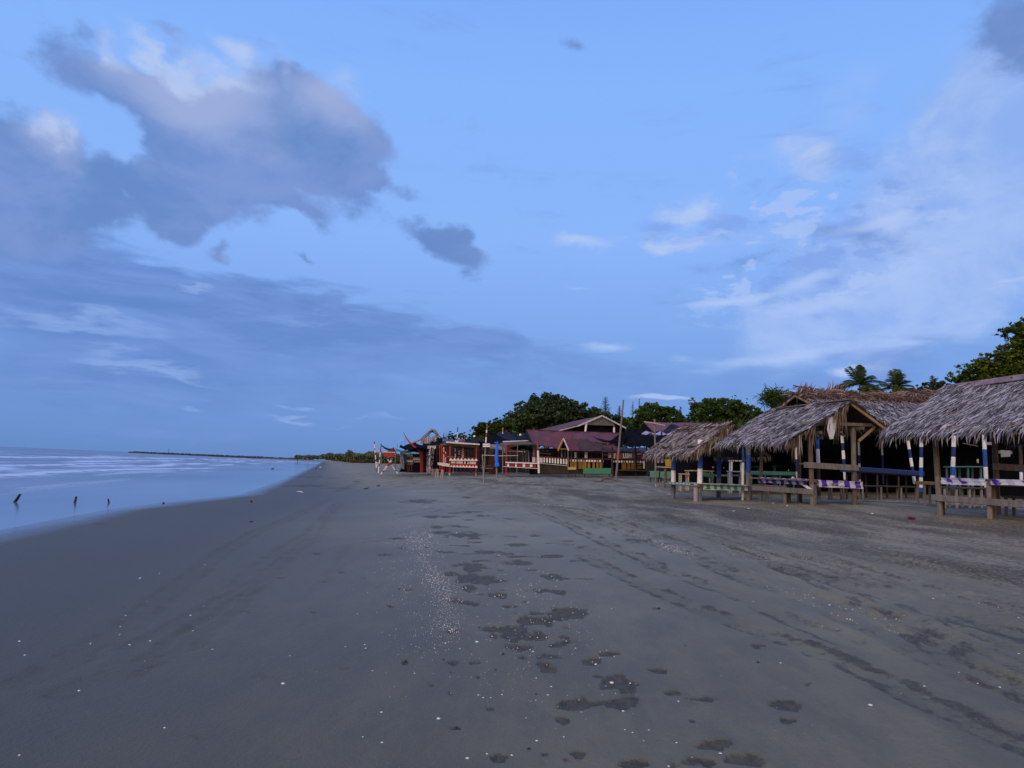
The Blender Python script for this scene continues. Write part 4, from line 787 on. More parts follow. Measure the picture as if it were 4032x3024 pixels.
# ---- hut 3, right edge
o3 = G(3703, 2029); F3 = Fr(o3)     # far seaward corner post; the hut comes towards the viewer (negative y)
hut3 = empty('thatched_hut', o3, BA, 'large grey-thatched beach hut at the right edge, nearest of the three front huts', 'beach hut', 'thatched huts along the front of the beach')
pk = px_point(F3, 3722, 1533, y=.9); ev = px_point(F3, 3476, 1716, y=.9)
yn = -4.3
A, B_ = F3(ev[0], .95, ev[2]), F3(ev[0]+.1, yn, ev[2]-.04); D, E_ = F3(pk[0], .9, pk[2]), F3(pk[0], yn, pk[2]+.05)
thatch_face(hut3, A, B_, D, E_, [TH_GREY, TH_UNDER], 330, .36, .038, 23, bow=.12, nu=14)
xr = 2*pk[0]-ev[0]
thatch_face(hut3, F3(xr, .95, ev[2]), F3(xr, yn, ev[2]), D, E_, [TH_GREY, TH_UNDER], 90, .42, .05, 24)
mb = MB().sheet(D+EW*-.20-EZ*.05+EB*.1, E_+EW*-.05+EZ*.03, E_+EW*.06+EZ*.14, D+EW*.06+EZ*.12+EB*.1, 20, 3, .02, 0, .012); mb.build('ridge_cap', M('faded_maroon_cap', (.22, .155, .17), .8, .25, 3, .1, dirt=.5), hut3)
mb = MB()
for k in range(90):
    f = random.random(); p = A*(1-f)+D*f+EB*random.uniform(-.1, .1); L = random.uniform(.1, .4); w = random.uniform(.012, .03); q = p-EZ*L+EW*random.uniform(-.1, .05)+EB*random.uniform(0, .2)
    mb.add([p-EB*w, p+EB*w, p*.4+q*.6+EB*w*.8, p*.4+q*.6-EB*w*.8, q], [(0, 1, 2, 3), (3, 2, 4)])
mb.build('gable_fringe', TH_STRAW, hut3)
y2 = px_point(F3, 3899, 2050, x=0)[1]
hpost(hut3, F3, 0, 0, 2.15, .065, [WOODB, WOODG], [(.45, 1), (.55, 0)], lean=(-.12, 0)); hpost(hut3, F3, .12, .06, .42, .055, [WOODD], [(1, 0)])
hpost(hut3, F3, 0, y2, .82, .06, [WOODG], [(1, 0)]); hpost(hut3, F3, .16, y2+.05, .75, .055, [WOODB], [(1, 0)]); hpost(hut3, F3, 0, yn+.3, 2.1, .10, [WOODB], [(1, 0)])
wr = px_point(F3, 3926, 1900, y=-.1)[0]
hpost(hut3, F3, wr, -.1, 2.5, .065, [WOODB], [(1, 0)], lean=(-.05, 0)); hpost(hut3, F3, wr, yn+.3, 2.3, .09, [WOODB], [(1, 0)])
MB().bar(F3(-.08, .15, .41), F3(-.08, yn+.1, .36), .06, .15).build('lower_rail', WOODG, hut3)
MB().bar(F3(wr-.15, -.15, 1.22), F3(wr+2.4, -.3, 1.2), .05, .16).build('back_rail', WOODG, hut3)
for k in range(8): MB().bar(F3(.05, yn+.5+k*.5, .86), F3(wr, yn+.5+k*.5, .86), .44, .035).build('deck_board', WOODG, hut3)
MB().bar(F3(-.03, y2, .80), F3(-.03, yn+.2, .80), .05, .10).build('apron_board', WOODB, hut3)
for x, z in ((0, 2.05), (wr, 2.3), (ev[0]+.25, 1.98)): MB().bar(F3(x, .7, z), F3(x, yn, z), .07, .09).build('wall_plate', WOODD, hut3)
for y in (.5, -1, -2.6): MB().bar(F3(ev[0]+.1, y, 2.02), F3(xr-.1, y, 2.1), .06, .08).build('tie_beam', WOODB, hut3)
drape(F3, -.06, .5, y2+.05, -.12, .89, .08, .15, 'purple and white checked cloth along the seaward side of the right hut\'s deck', sides=('s',))
drape(F3, -.06, .5, yn+.3, y2-.1, .89, .08, .12, 'purple and white checked cloth on the right hut\'s deck, nearest the frame edge', sides=('s',))
# ---- big hall behind
o4 = W(3150, 1900, 31.0); o4[2] = float(terr(o4[0], o4[1])); F4 = Fr(o4)
hall = empty('thatched_hall', o4, BA, 'long high thatched hall with a ragged brown ridge standing behind the middle and right huts', 'beach hall')
pL = px_point(F4, 3128, 1548, y=0); xL, zr = pL[0], pL[2]; xR = px_point(F4, 3690, 1566, y=0)[0]+3.5; zR = px_point(F4, 3660, 1562, y=0)[2]
ze = px_point(F4, 3560, 1668, y=-3.0)[2]
Dd, Ee = F4(xL, 0, zr), F4(xR, 0, zr+(zR-zr)*1.5); Aa, Bb = F4(xL+.1, -3.1, ze), F4(xR, -3.1, ze)
thatch_face(hall, Aa, Bb, Dd, Ee, [TH_GREY, TH_UNDER], 100, .42, .05, 33, bow=.05)
thatch_face(hall, F4(xL, 3.1, ze), F4(xR, 3.1, ze), Dd, Ee, [TH_BROWN, TH_UNDER], 40, .5, .07, 34)
mb = MB(); strands(mb, Dd-EB*.75-EZ*.42, Ee-EB*.75-EZ*.42, Dd+EZ*.08, Ee+EZ*.08, 120, .7, .055, lift=.16, seed=35, bow=.34, sj=1.8)
rg = random.Random(8)
for k in range(150):
    f = rg.random()**1.2; p = Dd*(1-f)+Ee*f; a = rg.uniform(-.3, .3); L = rg.uniform(.35, 1.0); d = EW*rg.choice((-1, 1))*rg.uniform(.6, 1)+EZ*rg.uniform(-.15, .10)+EB*rg.uniform(-.5, .3); q = p+d*L; w = .022
    mb.add([p-EZ*w, p+EZ*w, q*.6+p*.4+EZ*w, q*.6+p*.4-EZ*w, q], [(0, 1, 2, 3), (3, 2, 4)])
for cx, h in ((.35, .62), (.5, .5), (1.7, .75), (1.95, .8), (2.2, .6)):
    for k in range(16):
        p = Dd+EW*(cx+rg.uniform(-.2, .2)); q = p+EZ*h*rg.uniform(.5, 1)+EW*rg.uniform(.0, .9)*h; w = .02
        mb.add([p-EW*w, p+EW*w, q*.6+p*.4+EW*w, q*.6+p*.4-EW*w, q], [(0, 1, 2, 3), (3, 2, 4)])
mb.build('ridge_cap', TH_RUST, hall)
mb = MB()
for k in range(26):
    f = rg.random(); p = (Aa if rg.random() < .75 else F4(xL, 3.1, ze))*(1-f)+Dd*f; L = rg.uniform(.3, .9); q = p-EZ*L; w = .03
    mb.add([p-EB*w, p+EB*w, q], [(0, 1, 2)])
mb.build('gable_fringe', TH_STRAW, hall)
rafters(hall, F4, [(F4(xL+.05, -3.1, ze-.1), F4(xL+.05, 0, zr-.1)), (F4(xL+.05, 3.1, ze-.1), F4(xL+.05, 0, zr-.1))], .08, M('straw_wood', (.27, .20, .11)))
mb = MB().sheet(F4(xL+1.1, -.55, zr-.30), F4(xL+1.45, -.55, zr-.30), F4(xL+1.75, -1.9, zr-1.1), F4(xL+1.3, -1.9, zr-1.1), 3, 4, .012, 0, .02); mb.build('ridge_patch', M('pale_thatch_patch', (.27, .25, .26), .85, .2, 6, .2), hall)
def by_px(root, name, mats, xb, yb, xt, yt, wpx, Y, bands=None, n=8, lean=0):
    b = W(xb, yb, Y); tp = W(xt, yt, Y); r = wpx/2*Y/FPX
    mb = banded(MB(), b, tp, r, bands or [(1, 0)], n); return mb.build(name, mats, root) if root else mb
BN = [NAVY, WHITE, BLUE, WOODD]
for (xb, yb, xt, yt, w, Y, bd) in ((3143, 1905, 3132, 1690, 13, 28.5, [(.03, 3), (.19, 1), (.23, 0), (.21, 1), (.2, 0), (.14, 1)]), (3226, 1952, 3217, 1690, 14, 25.5, [(.12, 3), (.2, 3), (.13, 3), (.25, 1), (.3, 2)]), (3331, 1925, 3314, 1700, 12, 29, [(.16, 3), (.22, 1), (.14, 0), (.15, 1), (.13, 0), (.2, 1)]),
        (3386, 1905, 3381, 1740, 8, 33, [(.1, 1), (.2, 0), (.18, 1), (.2, 0), (.32, 1)]), (3478, 1905, 3472, 1745, 8, 34, [(.5, 0), (.2, 0), (.3, 1)]), (3602, 1905, 3575, 1735, 12, 28.5, [(.18, 1), (.22, 0), (.20, 1), (.2, 0), (.2, 1)]),
        (3626, 1962, 3628, 1700, 13.5, 24, [(.10, 3), (.06, 2), (.15, 1), (.15, 2), (.15, 1), (.16, 0), (.23, 1)]), (3748, 1962, 3757, 1700, 16, 23.5, [(.13, 3), (.07, 2), (.14, 1), (.13, 2), (.15, 1), (.15, 0), (.23, 1)]), (3886, 1968, 3874, 1700, 15, 22.5, [(.18, 3), (.30, 1), (.26, 2), (.26, 1)]),
        (4022, 1900, 4016, 1700, 12, 24, [(.2, 1), (.12, 2), (.5, 3), (.18, 1)])):
    by_px(hall, 'post', BN, xb, yb, xt, yt, w, Y, bd)
for (x0, x1, y) in ((xL+.2, xR, -2.9), (xL+.2, xR, 0), (xL+.2, xR, 2.9)): MB().bar(F4(x0, y, ze-.12), F4(x1, y, ze-.12), .1, .14).build('wall_plate', WOODD, hall)
# ---- added dark sheets standing in for the shade at the back of the huts
def net(px_pts, Y0, Y1, label, name='shade_backdrop', mat=None, cat='shade backdrop', grp='dark backdrops added for the shade', sag=0.0, wob=.05, nu=10, nv=6, corr=0, thick=.01):
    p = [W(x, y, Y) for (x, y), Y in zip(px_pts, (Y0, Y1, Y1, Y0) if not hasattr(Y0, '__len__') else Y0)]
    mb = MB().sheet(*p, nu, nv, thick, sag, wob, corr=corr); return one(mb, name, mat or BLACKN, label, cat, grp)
net([(2660, 1930), (3160, 1945), (3160, 1730), (2660, 1700)], 46, 40, 'black backdrop added for the shade behind the farthest front hut', cat='shade backdrop')
net([(3090, 1955), (3700, 1970), (3700, 1650), (3090, 1640)], 35.5, 35, 'black backdrop added for the shade at the back of the thatched hall')
net([(3640, 1985), (4300, 2020), (4300, 1600), (3640, 1600)], 33, 31, 'black backdrop added for the shade behind the hut at the right edge')
# overhead sheet added to block light and keep the space deep inside dark
mb = MB().sheet(W(2760, 1745, 33), W(3300, 1750, 31), W(3150, 1770, 45), W(2700, 1760, 47), 8, 6, .01, .2, .05); one(mb, 'shade_backdrop', BLACKN, 'black sheet added overhead to darken the space between the farthest front hut and the hall', 'shade backdrop', 'dark backdrops added for the shade')
# ---- benches and tables inside
def bench(px0, py0, px1, py1, Y0, Y1, depth, mat, name, label, cat, legs=3, back=None, thick=.05, grp=None, ytop=None, legmat=None):
    """plank seat or table: front edge from pixel 0 at distance Y0 to pixel 1 at distance Y1, legs down to the sand"""
    a = W(px0, py0, Y0); b = W(px1, py1, Y1); d = (b-a)/np.linalg.norm(b-a); nb = np.cross(EZ, d); nb = nb if nb[1] > 0 else -nb
    root = empty(name, (a[0], a[1], float(terr(a[0], a[1]))), 0, label, cat, grp)
    MB().bar(a+nb*depth/2, b+nb*depth/2, depth, thick).build('top', mat, root)
    for i in range(legs):
        f = (i+.12)/(legs-.76) if legs > 1 else .5; f = min(max(f, .06), .94)
        for q in (.15, .85):
            p = a+(b-a)*f+nb*depth*q; g_ = p.copy(); g_[2] = float(terr(p[0], p[1]))-.04; MB().bar(g_, p-EZ*thick/2, .06, .06, up=(0, 1, 0)).build('leg', legmat or mat, root)
    if back:
        for q in (.25, .75):
            p = a+(b-a)*q+nb*depth; MB().bar(p-EZ*.05, p+EZ*back, .05, .05, up=(0, 1, 0)).build('back_post', mat, root)
        MB().bar(a+nb*depth+EZ*back*.85, b+nb*depth+EZ*back*.85, .03, back*.45).build('backrest', mat, root)
    return root
GB = 'weathered benches and tables inside the shaded huts'
bench(2680, 1866, 2716, 1868, 36, 36, .5, PALEW, 'bench', 'pale brown bench seen between the two seaward posts of the farthest front hut', 'bench', 2, grp=GB)
bench(2706, 1853, 2812, 1855, 37, 37, .6, M('straw_table', (.40, .34, .18)), 'table', 'low table with straw yellow edge behind the farthest front hut', 'table', 3, grp=GB)
bench(2763, 1866, 2813, 1874, 36, 36, .4, TEAL, 'bench', 'teal plank bench below the straw-edged table', 'bench', 2, grp=GB, thick=.22)
bench(2878, 1814, 2932, 1815, 33, 33, .4, CLOTHW, 'trestle', 'tall pale trestle standing inside the farthest front hut by its blue post', 'trestle', 2, grp=GB)
bench(2874, 1856, 2930, 1858, 32.6, 32.6, .5, M('grey_blue_cloth', (.22, .28, .34)), 'table', 'small table with grey blue cover under the tall pale trestle', 'table', 2, grp=GB)
bench(2826, 1872, 2930, 1873, 33.5, 33.5, .35, WOODG, 'bench', 'grey plank bench behind the green-checked deck', 'bench', 2, grp=GB, thick=.08)
bench(2950, 1862, 3140, 1866, 32, 32, .6, TEAL, 'table', 'long dark teal table inside, between the farthest and middle huts', 'table', 4, grp=GB, thick=.18)
bench(2948, 1838, 2998, 1838, 36, 36, .3, TEAL, 'bench', 'teal bench rail deep inside, just right of the farthest front hut', 'bench', 2, grp=GB)
bench(3048, 1835, 3106, 1835, 36, 36, .3, TEAL, 'bench', 'teal bench rail deep inside, behind the middle hut\'s left post', 'bench', 2, grp=GB)
bench(2952, 1908, 3100, 1917, 28, 28, .3, WOODG, 'bench', 'thin grey plank bench between the farthest and middle huts', 'bench', 3, grp=GB)
bench(3368, 1848, 3640, 1866, 27, 27.5, .9, NAVY, 'table', 'long navy blue table between the middle and right huts', 'table', 4, grp=GB, thick=.20, legmat=WOODD)
bench(3384, 1913, 3640, 1918, 26.5, 26.5, .4, WOODD, 'bench', 'low dark plank bench under the long navy table', 'bench', 4, grp=GB, legmat=WOODG)
bench(3222, 1900, 3330, 1902, 27, 27, .3, WOODG, 'bench', 'grey bench with one blue leg under the middle hut', 'bench', 3, grp=GB, legmat=WOODB)
bench(3640, 1902, 3700, 1905, 21, 21, .5, M('ochre_plank', (.22, .16, .06)), 'table', 'ochre-edged table just left of the right hut\'s corner post', 'table', 2, grp=GB, thick=.1, legmat=WOODG)
bench(3715, 1918, 3880, 1924, 21, 21, .5, WOODB, 'bench', 'brown plank bench behind the right hut\'s seaward deck', 'bench', 4, grp=GB, legmat=PALEW)
bench(3760, 1838, 3876, 1838, 26, 26, .7, TEAL, 'table', 'dark table with pale edge deep inside behind the right hut', 'table', 3, grp=GB)
bench(3945, 1955, 4040, 1962, 17.5, 17, .4, WOODB, 'bench', 'brown bench inside the right hut at the frame edge', 'bench', 2, grp=GB)
for k, (x, y, w, h, l) in enumerate(((2808, 1840, 8, 6, 'small straw coloured basket on the straw-edged table'), (2850, 1842, 5, 4, 'small pale bowl deep inside by the blue-footed back post'), (3850, 1815, 7, 16, 'pale jug standing on the dark table behind the right hut'), (3105, 1852, 4, 5, 'tiny pale cup on the long teal table'))):
    Yk = (37, 36, 26, 32.2)[k]; c = W(x, y, Yk); q = Yk/FPX
    one(MB().tube([c-EZ*h*q*.5, c, c+EZ*h*q*.35, c+EZ*h*q*.5], [w*q*.35, w*q*.5, w*q*.45, w*q*.3], 9), ('basket', 'bowl', 'jug', 'cup')[k], PALEW, l, ('basket', 'bowl', 'jug', 'cup')[k])
# planks seen dimly inside hall
for (x0, y0, x1, y1, w, Y, l) in ((3490, 1800, 3528, 1800, 11, 36.5, 'upper'), (3455, 1826, 3480, 1827, 8, 36.5, 'lower'), (3930, 1780, 3985, 1782, 12, 29, 'wide'), (3790, 1745, 3850, 1757, 3, 29, 'thin')):
    one(MB().bar(W(x0, y0, Y), W(x1, y1, Y), .03, w*Y/FPX), 'hanging_board', M('dim_board', (.13, .12, .09)), l+' dim board hung on the dark backdrop at the back of the huts', 'board', 'dim boards hung inside')
for (pts, Y, l) in (([(3870, 1742), (3912, 1740), (3912, 1752), (3872, 1752)], 27.5, 'pale torn sheet strip under the right hut\'s roof beside the blue-banded post'), ([(3940, 1772), (3980, 1774), (3978, 1798), (3942, 1800)], 28.5, 'grey sheet hanging deep inside the right hut')):
    one(MB().poly([W(x, y, Y) for x, y in pts], .01, nrm=(0, 1, 0)), 'hanging_sheet', M('grey_sheet', (.2, .22, .25)), l, 'hanging sheet')
# ------------------------------------------------------------------ stalls in the middle distance
def K(Y): return Y/FPX
def PX(mb, xb, yb, xt, yt, w, Y, bands=None, n=7, bow=0, w2=None):
    """post drawn between two pixels at distance Y"""
    b = W(xb, yb, Y); tp = W(xt, yt, Y)
    if bands: return banded(mb, b, tp, w/2*K(Y), bands, n)
    mid = (b+tp)/2+np.array((bow*K(Y), 0, 0)); return mb.tube([b, mid, tp], [w/2*K(Y), (w+(w2 or w))/4*K(Y), (w2 or w)/2*K(Y)], n, jit=.08)
def BD(mb, pts, Y, thick=.04, mi=0):
    """flat board facing the viewer's side, drawn by its outline"""
    return mb.poly([W(x, y, Y) for x, y in pts], thick, mi, nrm=(0, 1, 0))
def REC(mb, x0, y0, x1, y1, Y, thick=.04, mi=0, y0r=None, y1r=None):
    y0r = y0 if y0r is None else y0r; y1r = y1 if y1r is None else y1r
    return BD(mb, [(x0, y0), (x1, y0r), (x1, y1r), (x0, y1)], Y, thick, mi)
def part(root, name, mat, fn): mb = MB(); fn(mb); return mb.build(name, mat, root)
def root_px(name, px, py, label, cat, grp=None, Y=None):
    p = G(px, py) if Y is None else GY(px, Y); return empty(name, p, 0, label, cat, grp), p[1]
def stripes(n, a=0, b=1): return [(1/n, (a, b)[i % 2]) for i in range(n)]
RW = [RED, WHITE, RUST, WOODG]
PG = 'poles standing along the beach front'
def pole(xb, yb, xt, yt, w, mats, bands, label, grp=PG, Y=None, bow=0, w2=None, name='pole'):
    Y = Y or G(xb, yb)[1]; mb = MB(); b = W(xb, yb, Y); tp = W(xt, yt, Y); b = b+(b-tp)/np.linalg.norm(b-tp)*.12
    if bands: banded(mb, b, tp, w/2*K(Y), bands)
    else: mb.tube([b, b*.65+tp*.35+np.array((bow*K(Y), 0, 0)), b*.35+tp*.65+np.array((bow*.6*K(Y), 0, 0)), tp], [w/2*K(Y), w*.48*K(Y), w*.45*K(Y), (w2 or w*.8)/2*K(Y)], 8, jit=.1)
    return one(mb, name, mats, label, 'pole', grp), Y
# poles at the left end
_, YA = pole(1484, 1858, 1473, 1738, 4.2, RW, [(.16, 3), (.2, 1), (.07, 0), (.13, 1), (.07, 0), (.09, 1), (.06, 0), (.13, 1), (.09, 0)], 'thin red and white banded pole, leftmost of the stall poles')
_, YB = pole(1490, 1862, 1501, 1746, 4.2, RW, [(.24, 1), (.10, 0), (.12, 1), (.1, 0), (.14, 1), (.14, 0), (.16, 3)], 'red and white banded pole carrying the end of the teal cloth')
pole(1501, 1826, 1502, 1776, 4.5, WOODG, None, 'short bare grey post behind the two leftmost banded poles', Y=84)
mb = MB(); mb.bar(W(1480, 1823, YA), W(1496, 1822, YA), .05, .07).bar(W(1482, 1831, YA), W(1495, 1832, YA), .05, .06); one(mb, 'crossbar', WHITE, 'short white double rail tied between the two leftmost banded poles', 'rail')
# lookout boat on crossed legs
r, Y = root_px('lookout_boat', 1535, 1867, 'red boat-shaped lookout with a small gable raised on crossed red and white legs', 'lookout')
Yk = K(Y)
part(r, 'hull', RED, lambda mb: mb.add([W(x, y, Y+dy) for dy in (-.5, .5) for x, y in ((1509, 1780), (1561, 1782), (1557, 1800), (1514, 1798))], [(0, 1, 2, 3), (7, 6, 5, 4), (3, 2, 6, 7), (1, 5, 6, 2), (0, 3, 7, 4)]))
part(r, 'rim', PINKW, lambda mb: (mb.bar(W(1509, 1780, Y-.52), W(1561, 1782, Y-.52), .06, .07), mb.bar(W(1509, 1780, Y+.5), W(1561, 1782, Y+.5), .06, .07)))
part(r, 'gable', DRED, lambda mb: BD(mb, [(1524, 1779), (1538, 1770), (1550, 1761), (1558, 1779)], Y-.1, .12))
for a, b, dy in (((1500, 1868), (1547, 1803), -.25), ((1567, 1867), (1519, 1798), .25), ((1503, 1867), (1550, 1806), .4)):
    part(r, 'leg', RW, lambda mb: PX(mb, a[0], a[1], b[0], b[1], 5.2, Y+dy, [(.14, 1), (.1, 3), (.28, 1), (.2, 0), (.14, 1), (.14, 3)]))
# teal cloth
mb = MB().sheet(W(1503, 1751, YB), W(1543, 1765, YB), W(1543, 1769, YB+1.2), W(1503, 1757, YB+1.2), 8, 3, .01, .35, .03); one(mb, 'teal_streamer', M('dark_teal', (.06, .14, .15), .7), 'thin dark teal cloth strip strung from the banded pole to the lookout', 'cloth')
mb = MB().sheet(W(1557, 1777, 66), W(1650, 1786, 62), W(1652, 1776, 70), W(1556, 1766, 74), 12, 6, .012, .12, .10)
one(mb, 'teal_canopy', TEALT, 'pale teal tarp canopy stretched between the red lookout and the red horn post', 'canopy')
# far stall with hanging cloths
r, Y = root_px('beach_stall', 1625, 1856, 'far red and white stall with triangle trim under the teal canopy', 'stall', 'open wooden stalls', Y=69)
for xb, xt in ((1578, 1578), (1592, 1590), (1556, 1558)): part(r, 'post', WOODG, lambda mb: PX(mb, xb, 1846, xt, 1776, 4, Y))
for xb in (1606, 1622, 1612): part(r, 'post', DRED, lambda mb: PX(mb, xb, 1856, xb, 1790, 5, Y))
part(r, 'counter_board', PINKW, lambda mb: REC(mb, 1601, 1811, 1626, 1819, Y-.2, .05, y0r=1812, y1r=1820))
for x in range(1603, 1625, 5): part(r, 'picket', WHITE, lambda mb: REC(mb, x, 1798, x+2.6, 1830, Y, .03))
part(r, 'trim_board', DRED, lambda mb: (REC(mb, 1626, 1797, 1655, 1801, Y+.1), REC(mb, 1626, 1811, 1655, 1816, Y+.1)))
part(r, 'trim_board', WHITE, lambda mb: [BD(mb, [(1628+7*i, 1805), (1631.5+7*i, 1799), (1635+7*i, 1805)], Y-.02) for i in range(4)] + [REC(mb, 1627, 1805, 1655, 1812, Y, .03)] + [BD(mb, [(1628+7*i, 1820), (1631.5+7*i, 1813), (1635+7*i, 1820)], Y-.02) for i in range(4)])
for x0, x1, y0, y1, mt_, l in ((1577, 1583, 1792, 1838, LILAC, 'narrow lilac cloth hanging leftmost under the teal canopy'), (1584, 1591, 1790, 1846, M('lilac_grey', (.26, .23, .32), .8), 'long lilac grey cloth hanging beside the blue cloth'), (1592, 1599, 1791, 1820, BLUE, 'small blue cloth hanging under the teal canopy'), (1604, 1612, 1783, 1797, CLOTHW, 'white cloth hanging under the teal canopy, left of its pair'), (1614, 1625, 1783, 1797, CLOTHW, 'wider white cloth hanging under the teal canopy, right of its pair')):
    one(MB().sheet(W(x0, y1, Y-.4), W(x1, y1+1, Y-.4), W(x1, y0, Y-.4), W(x0, y0, Y-.4), 6, 8, .02, 0, .05), 'hanging_cloth', mt_, l, 'cloth', 'cloths hung under the teal canopy')
def stool(px, ptop, pbot, w, label, mat=PALEW, grp='small pale stools before the red stall'):
    p = G(px, pbot); k = p[1]/FPX; r = empty('stool', p, 0, label, 'stool', grp); z = (pbot-ptop)*k
    MB().tube([p+EZ*(z-.04), p+EZ*z], [w/2*k]*2, 10).build('seat', mat, r)
    for a in (.6, 2.2, 3.8, 5.4): MB().tube([p+np.array((math.cos(a)*w*.42*k, math.sin(a)*w*.42*k, -.02)), p+np.array((math.cos(a)*w*.3*k, math.sin(a)*w*.3*k, z-.04))], [.035, .035], 6).build('leg', mat, r)
stool(1592, 1829, 1850, 12, 'pale stool standing below the blue hanging cloth'); stool(1706, 1847, 1872, 11, 'pale stool at the left of the three before the red stall'); stool(1720, 1847, 1880, 15, 'widest pale stool, middle of the three before the red stall'); stool(1740, 1850, 1884, 11, 'pale stool nearest the red stall\'s corner post')
# horn post
r, Y = root_px('horn_post', 1660, 1856, 'thick red post topped by a long curved red horn pointing up to the sky', 'post', Y=67)
part(r, 'horn', RED, lambda mb: mb.tube([W(x, y, Y) for x, y in ((1588, 1700), (1591, 1708), (1596, 1717), (1605, 1732), (1616, 1745), (1629, 1757), (1641, 1767), (1652, 1775), (1660, 1780))], [a*K(Y) for a in (.8, 1.3, 1.9, 2.4, 2.9, 3.4, 3.9, 4.6, 5)], 8, jit=.05))
part(r, 'trunk', RED, lambda mb: mb.tube([W(x, y, Y) for x, y in ((1661, 1858), (1660, 1820), (1658, 1790), (1658, 1776))], [6*K(Y), 5.5*K(Y), 6.5*K(Y), 4*K(Y)], 9, jit=.12))
# posts dressed in rag strips
rg = random.Random(21)
for i, (xb, yb, xt, yt, w, l) in enumerate(((1672, 1855, 1672, 1776, 9, 'rag-dressed red and white post right beside the horn post'), (1683, 1866, 1686, 1754, 8, 'rag-dressed post, tall one under the peaked frame\'s left leg'), (1690, 1862, 1692, 1765, 7, 'slim rag-dressed post in the middle of the rag posts'), (1698, 1868, 1705, 1755, 8, 'rag-dressed post leaning right, rightmost tall one'), (1712, 1856, 1711, 1760, 7, 'short pale rag-dressed post nearest the red stall'))):
    Y = G(xb, yb)[1]; k = K(Y); r = empty('rag_post', W(xb, yb, Y), 0, l, 'post', 'posts dressed in rag strips'); part(r, 'pole', RW, lambda mb: PX(mb, xb, yb+2, xt, yt, 3.6, Y, stripes(9)))
    mb = MB()
    for j in range(120):
        f = rg.random(); p = W(xb, yb-3, Y)*(1-f)+W(xt, yt, Y)*f; d = np.array((rg.choice((-1, 1))*rg.uniform(.1, 1.0), rg.uniform(-.7, .2), -1.2)); d /= np.linalg.norm(d); L = rg.uniform(6, 14)*k; s_ = np.array((1, 0, .3))*rg.uniform(1.3, 3.0)*k
        mb.add([p, p+d*L*.5+s_, p+d*L, p+d*L*.5-s_], [(0, 1, 2, 3)], rg.choice((0, 1, 1, 2)) if i else rg.choice((0, 1, 0)))
    mb.build('rag_strips', [DRED, PINKW, M('lilac_rag', (.34, .30, .38), .8)], r)
mb = MB()
for i in range(7):
    x = 1684+i*4.8; REC(mb, x, 1755, x+3.2, 1755+rg.uniform(7, 14), 67, .02)
one(mb, 'cloth_bunting', PINKW, 'row of pale cloth tags hanging from the dark eave left of the red stall', 'bunting')
# peaked frame
r, Y = root_px('peaked_frame', 1690, 1850, 'peaked rough thatch frame with ragged cloths rising above the black tarp', 'frame', Y=72)
part(r, 'rake', TH_BROWN, lambda mb: (mb.tube([W(x, y, Y) for x, y in ((1606, 1750), (1630, 1742), (1655, 1730), (1675, 1712), (1690, 1698), (1703, 1692))], [2*K(Y), 3.4*K(Y), 4.4*K(Y), 4.6*K(Y), 5*K(Y), 4.4*K(Y)], 7, jit=.35)))
part(r, 'rake', TH_BROWN, lambda mb: mb.tube([W(x, y, Y) for x, y in ((1700, 1692), (1712, 1696), (1722, 1708), (1728, 1716), (1740, 1724))], [4.4*K(Y), 5*K(Y), 4.6*K(Y), 3.4*K(Y), 2*K(Y)], 7, jit=.35))
part(r, 'back_rake', WOODD, lambda mb: (mb.tube([W(1660, 1735, Y+2.5), W(1702, 1699, Y+2.5), W(1745, 1730, Y+2.5)], [2*K(Y)]*3, 6), mb.bar(W(1702, 1694, Y), W(1703, 1700, Y+2.5), .15, .15)))
for (x0, x1, y0, y1) in ((1665, 1676, 1728, 1748), (1676, 1684, 1724, 1748), (1685, 1692, 1714, 1747), (1693, 1699, 1722, 1745), (1700, 1706, 1720, 1746), (1706, 1712, 1716, 1746), (1712, 1722, 1704, 1746), (1655, 1666, 1736, 1748)):
    part(r, 'hanging_rag', CLOTHP, lambda mb: mb.sheet(W(x0, y1, Y), W(x1-1, y1-2, Y), W(x1, y0, Y), W(x0+1, y0-1, Y), 4, 6, .03, 0, .08))
part(r, 'post', WOODD, lambda mb: (PX(mb, 1668, 1852, 1666, 1735, 4, Y), PX(mb, 1721, 1852, 1721, 1710, 4, Y)))
# tarps over the left stalls
def tarp(p, Ys, mat, label, sag=.1, wob=.12, name='tarp', cat='tarp', grp='tarps and nets stretched over the stalls', nu=10, nv=6, corr=0):
    return net(p, Ys, None, label, name, mat, cat, grp, sag, wob, nu, nv, corr, .015)
tarp([(1577, 1762), (1688, 1772), (1686, 1748), (1572, 1755)], (66, 66, 70, 72), BLACKN, 'ragged black tarp roof below the peaked frame, crossed by the red horn', .15, .25)
tarp([(1600, 1775), (1660, 1778), (1690, 1750), (1634, 1742)], (68, 68, 73, 75), BLACKN, 'black tarp slope rising to the peaked frame\'s left foot', .1, .2)
tarp([(1688, 1752), (1742, 1752), (1742, 1724), (1715, 1722)], (68, 68, 76, 76), BLACKN, 'black tarp patch between the peaked frame and the purple tarp')
tarp([(1738, 1748), (1832, 1748), (1830, 1736), (1740, 1727)], (72, 72, 80, 80), PURP, 'purple grey tarp roof behind the red stall', 0, .1)
tarp([(1826, 1750), (1915, 1748), (1912, 1727), (1832, 1734)], (72, 72, 82, 82), NAVYN, 'low dark tarp roof between the purple tarp and the black peak', .2, .3)
tarp([(1830, 1757), (1920, 1760), (1918, 1744), (1860, 1742)], (69, 68, 74, 74), BLACKN, 'ragged black tarp just right of the red stall\'s roof', .1, .25)
tarp([(1912, 1750), (2022, 1745), (1934, 1702), (1928, 1704)], (66, 66, 70, 70), BLACKN, 'pitch black tarp rising to a sharp peak beside the white-signed pole', 0, .12)
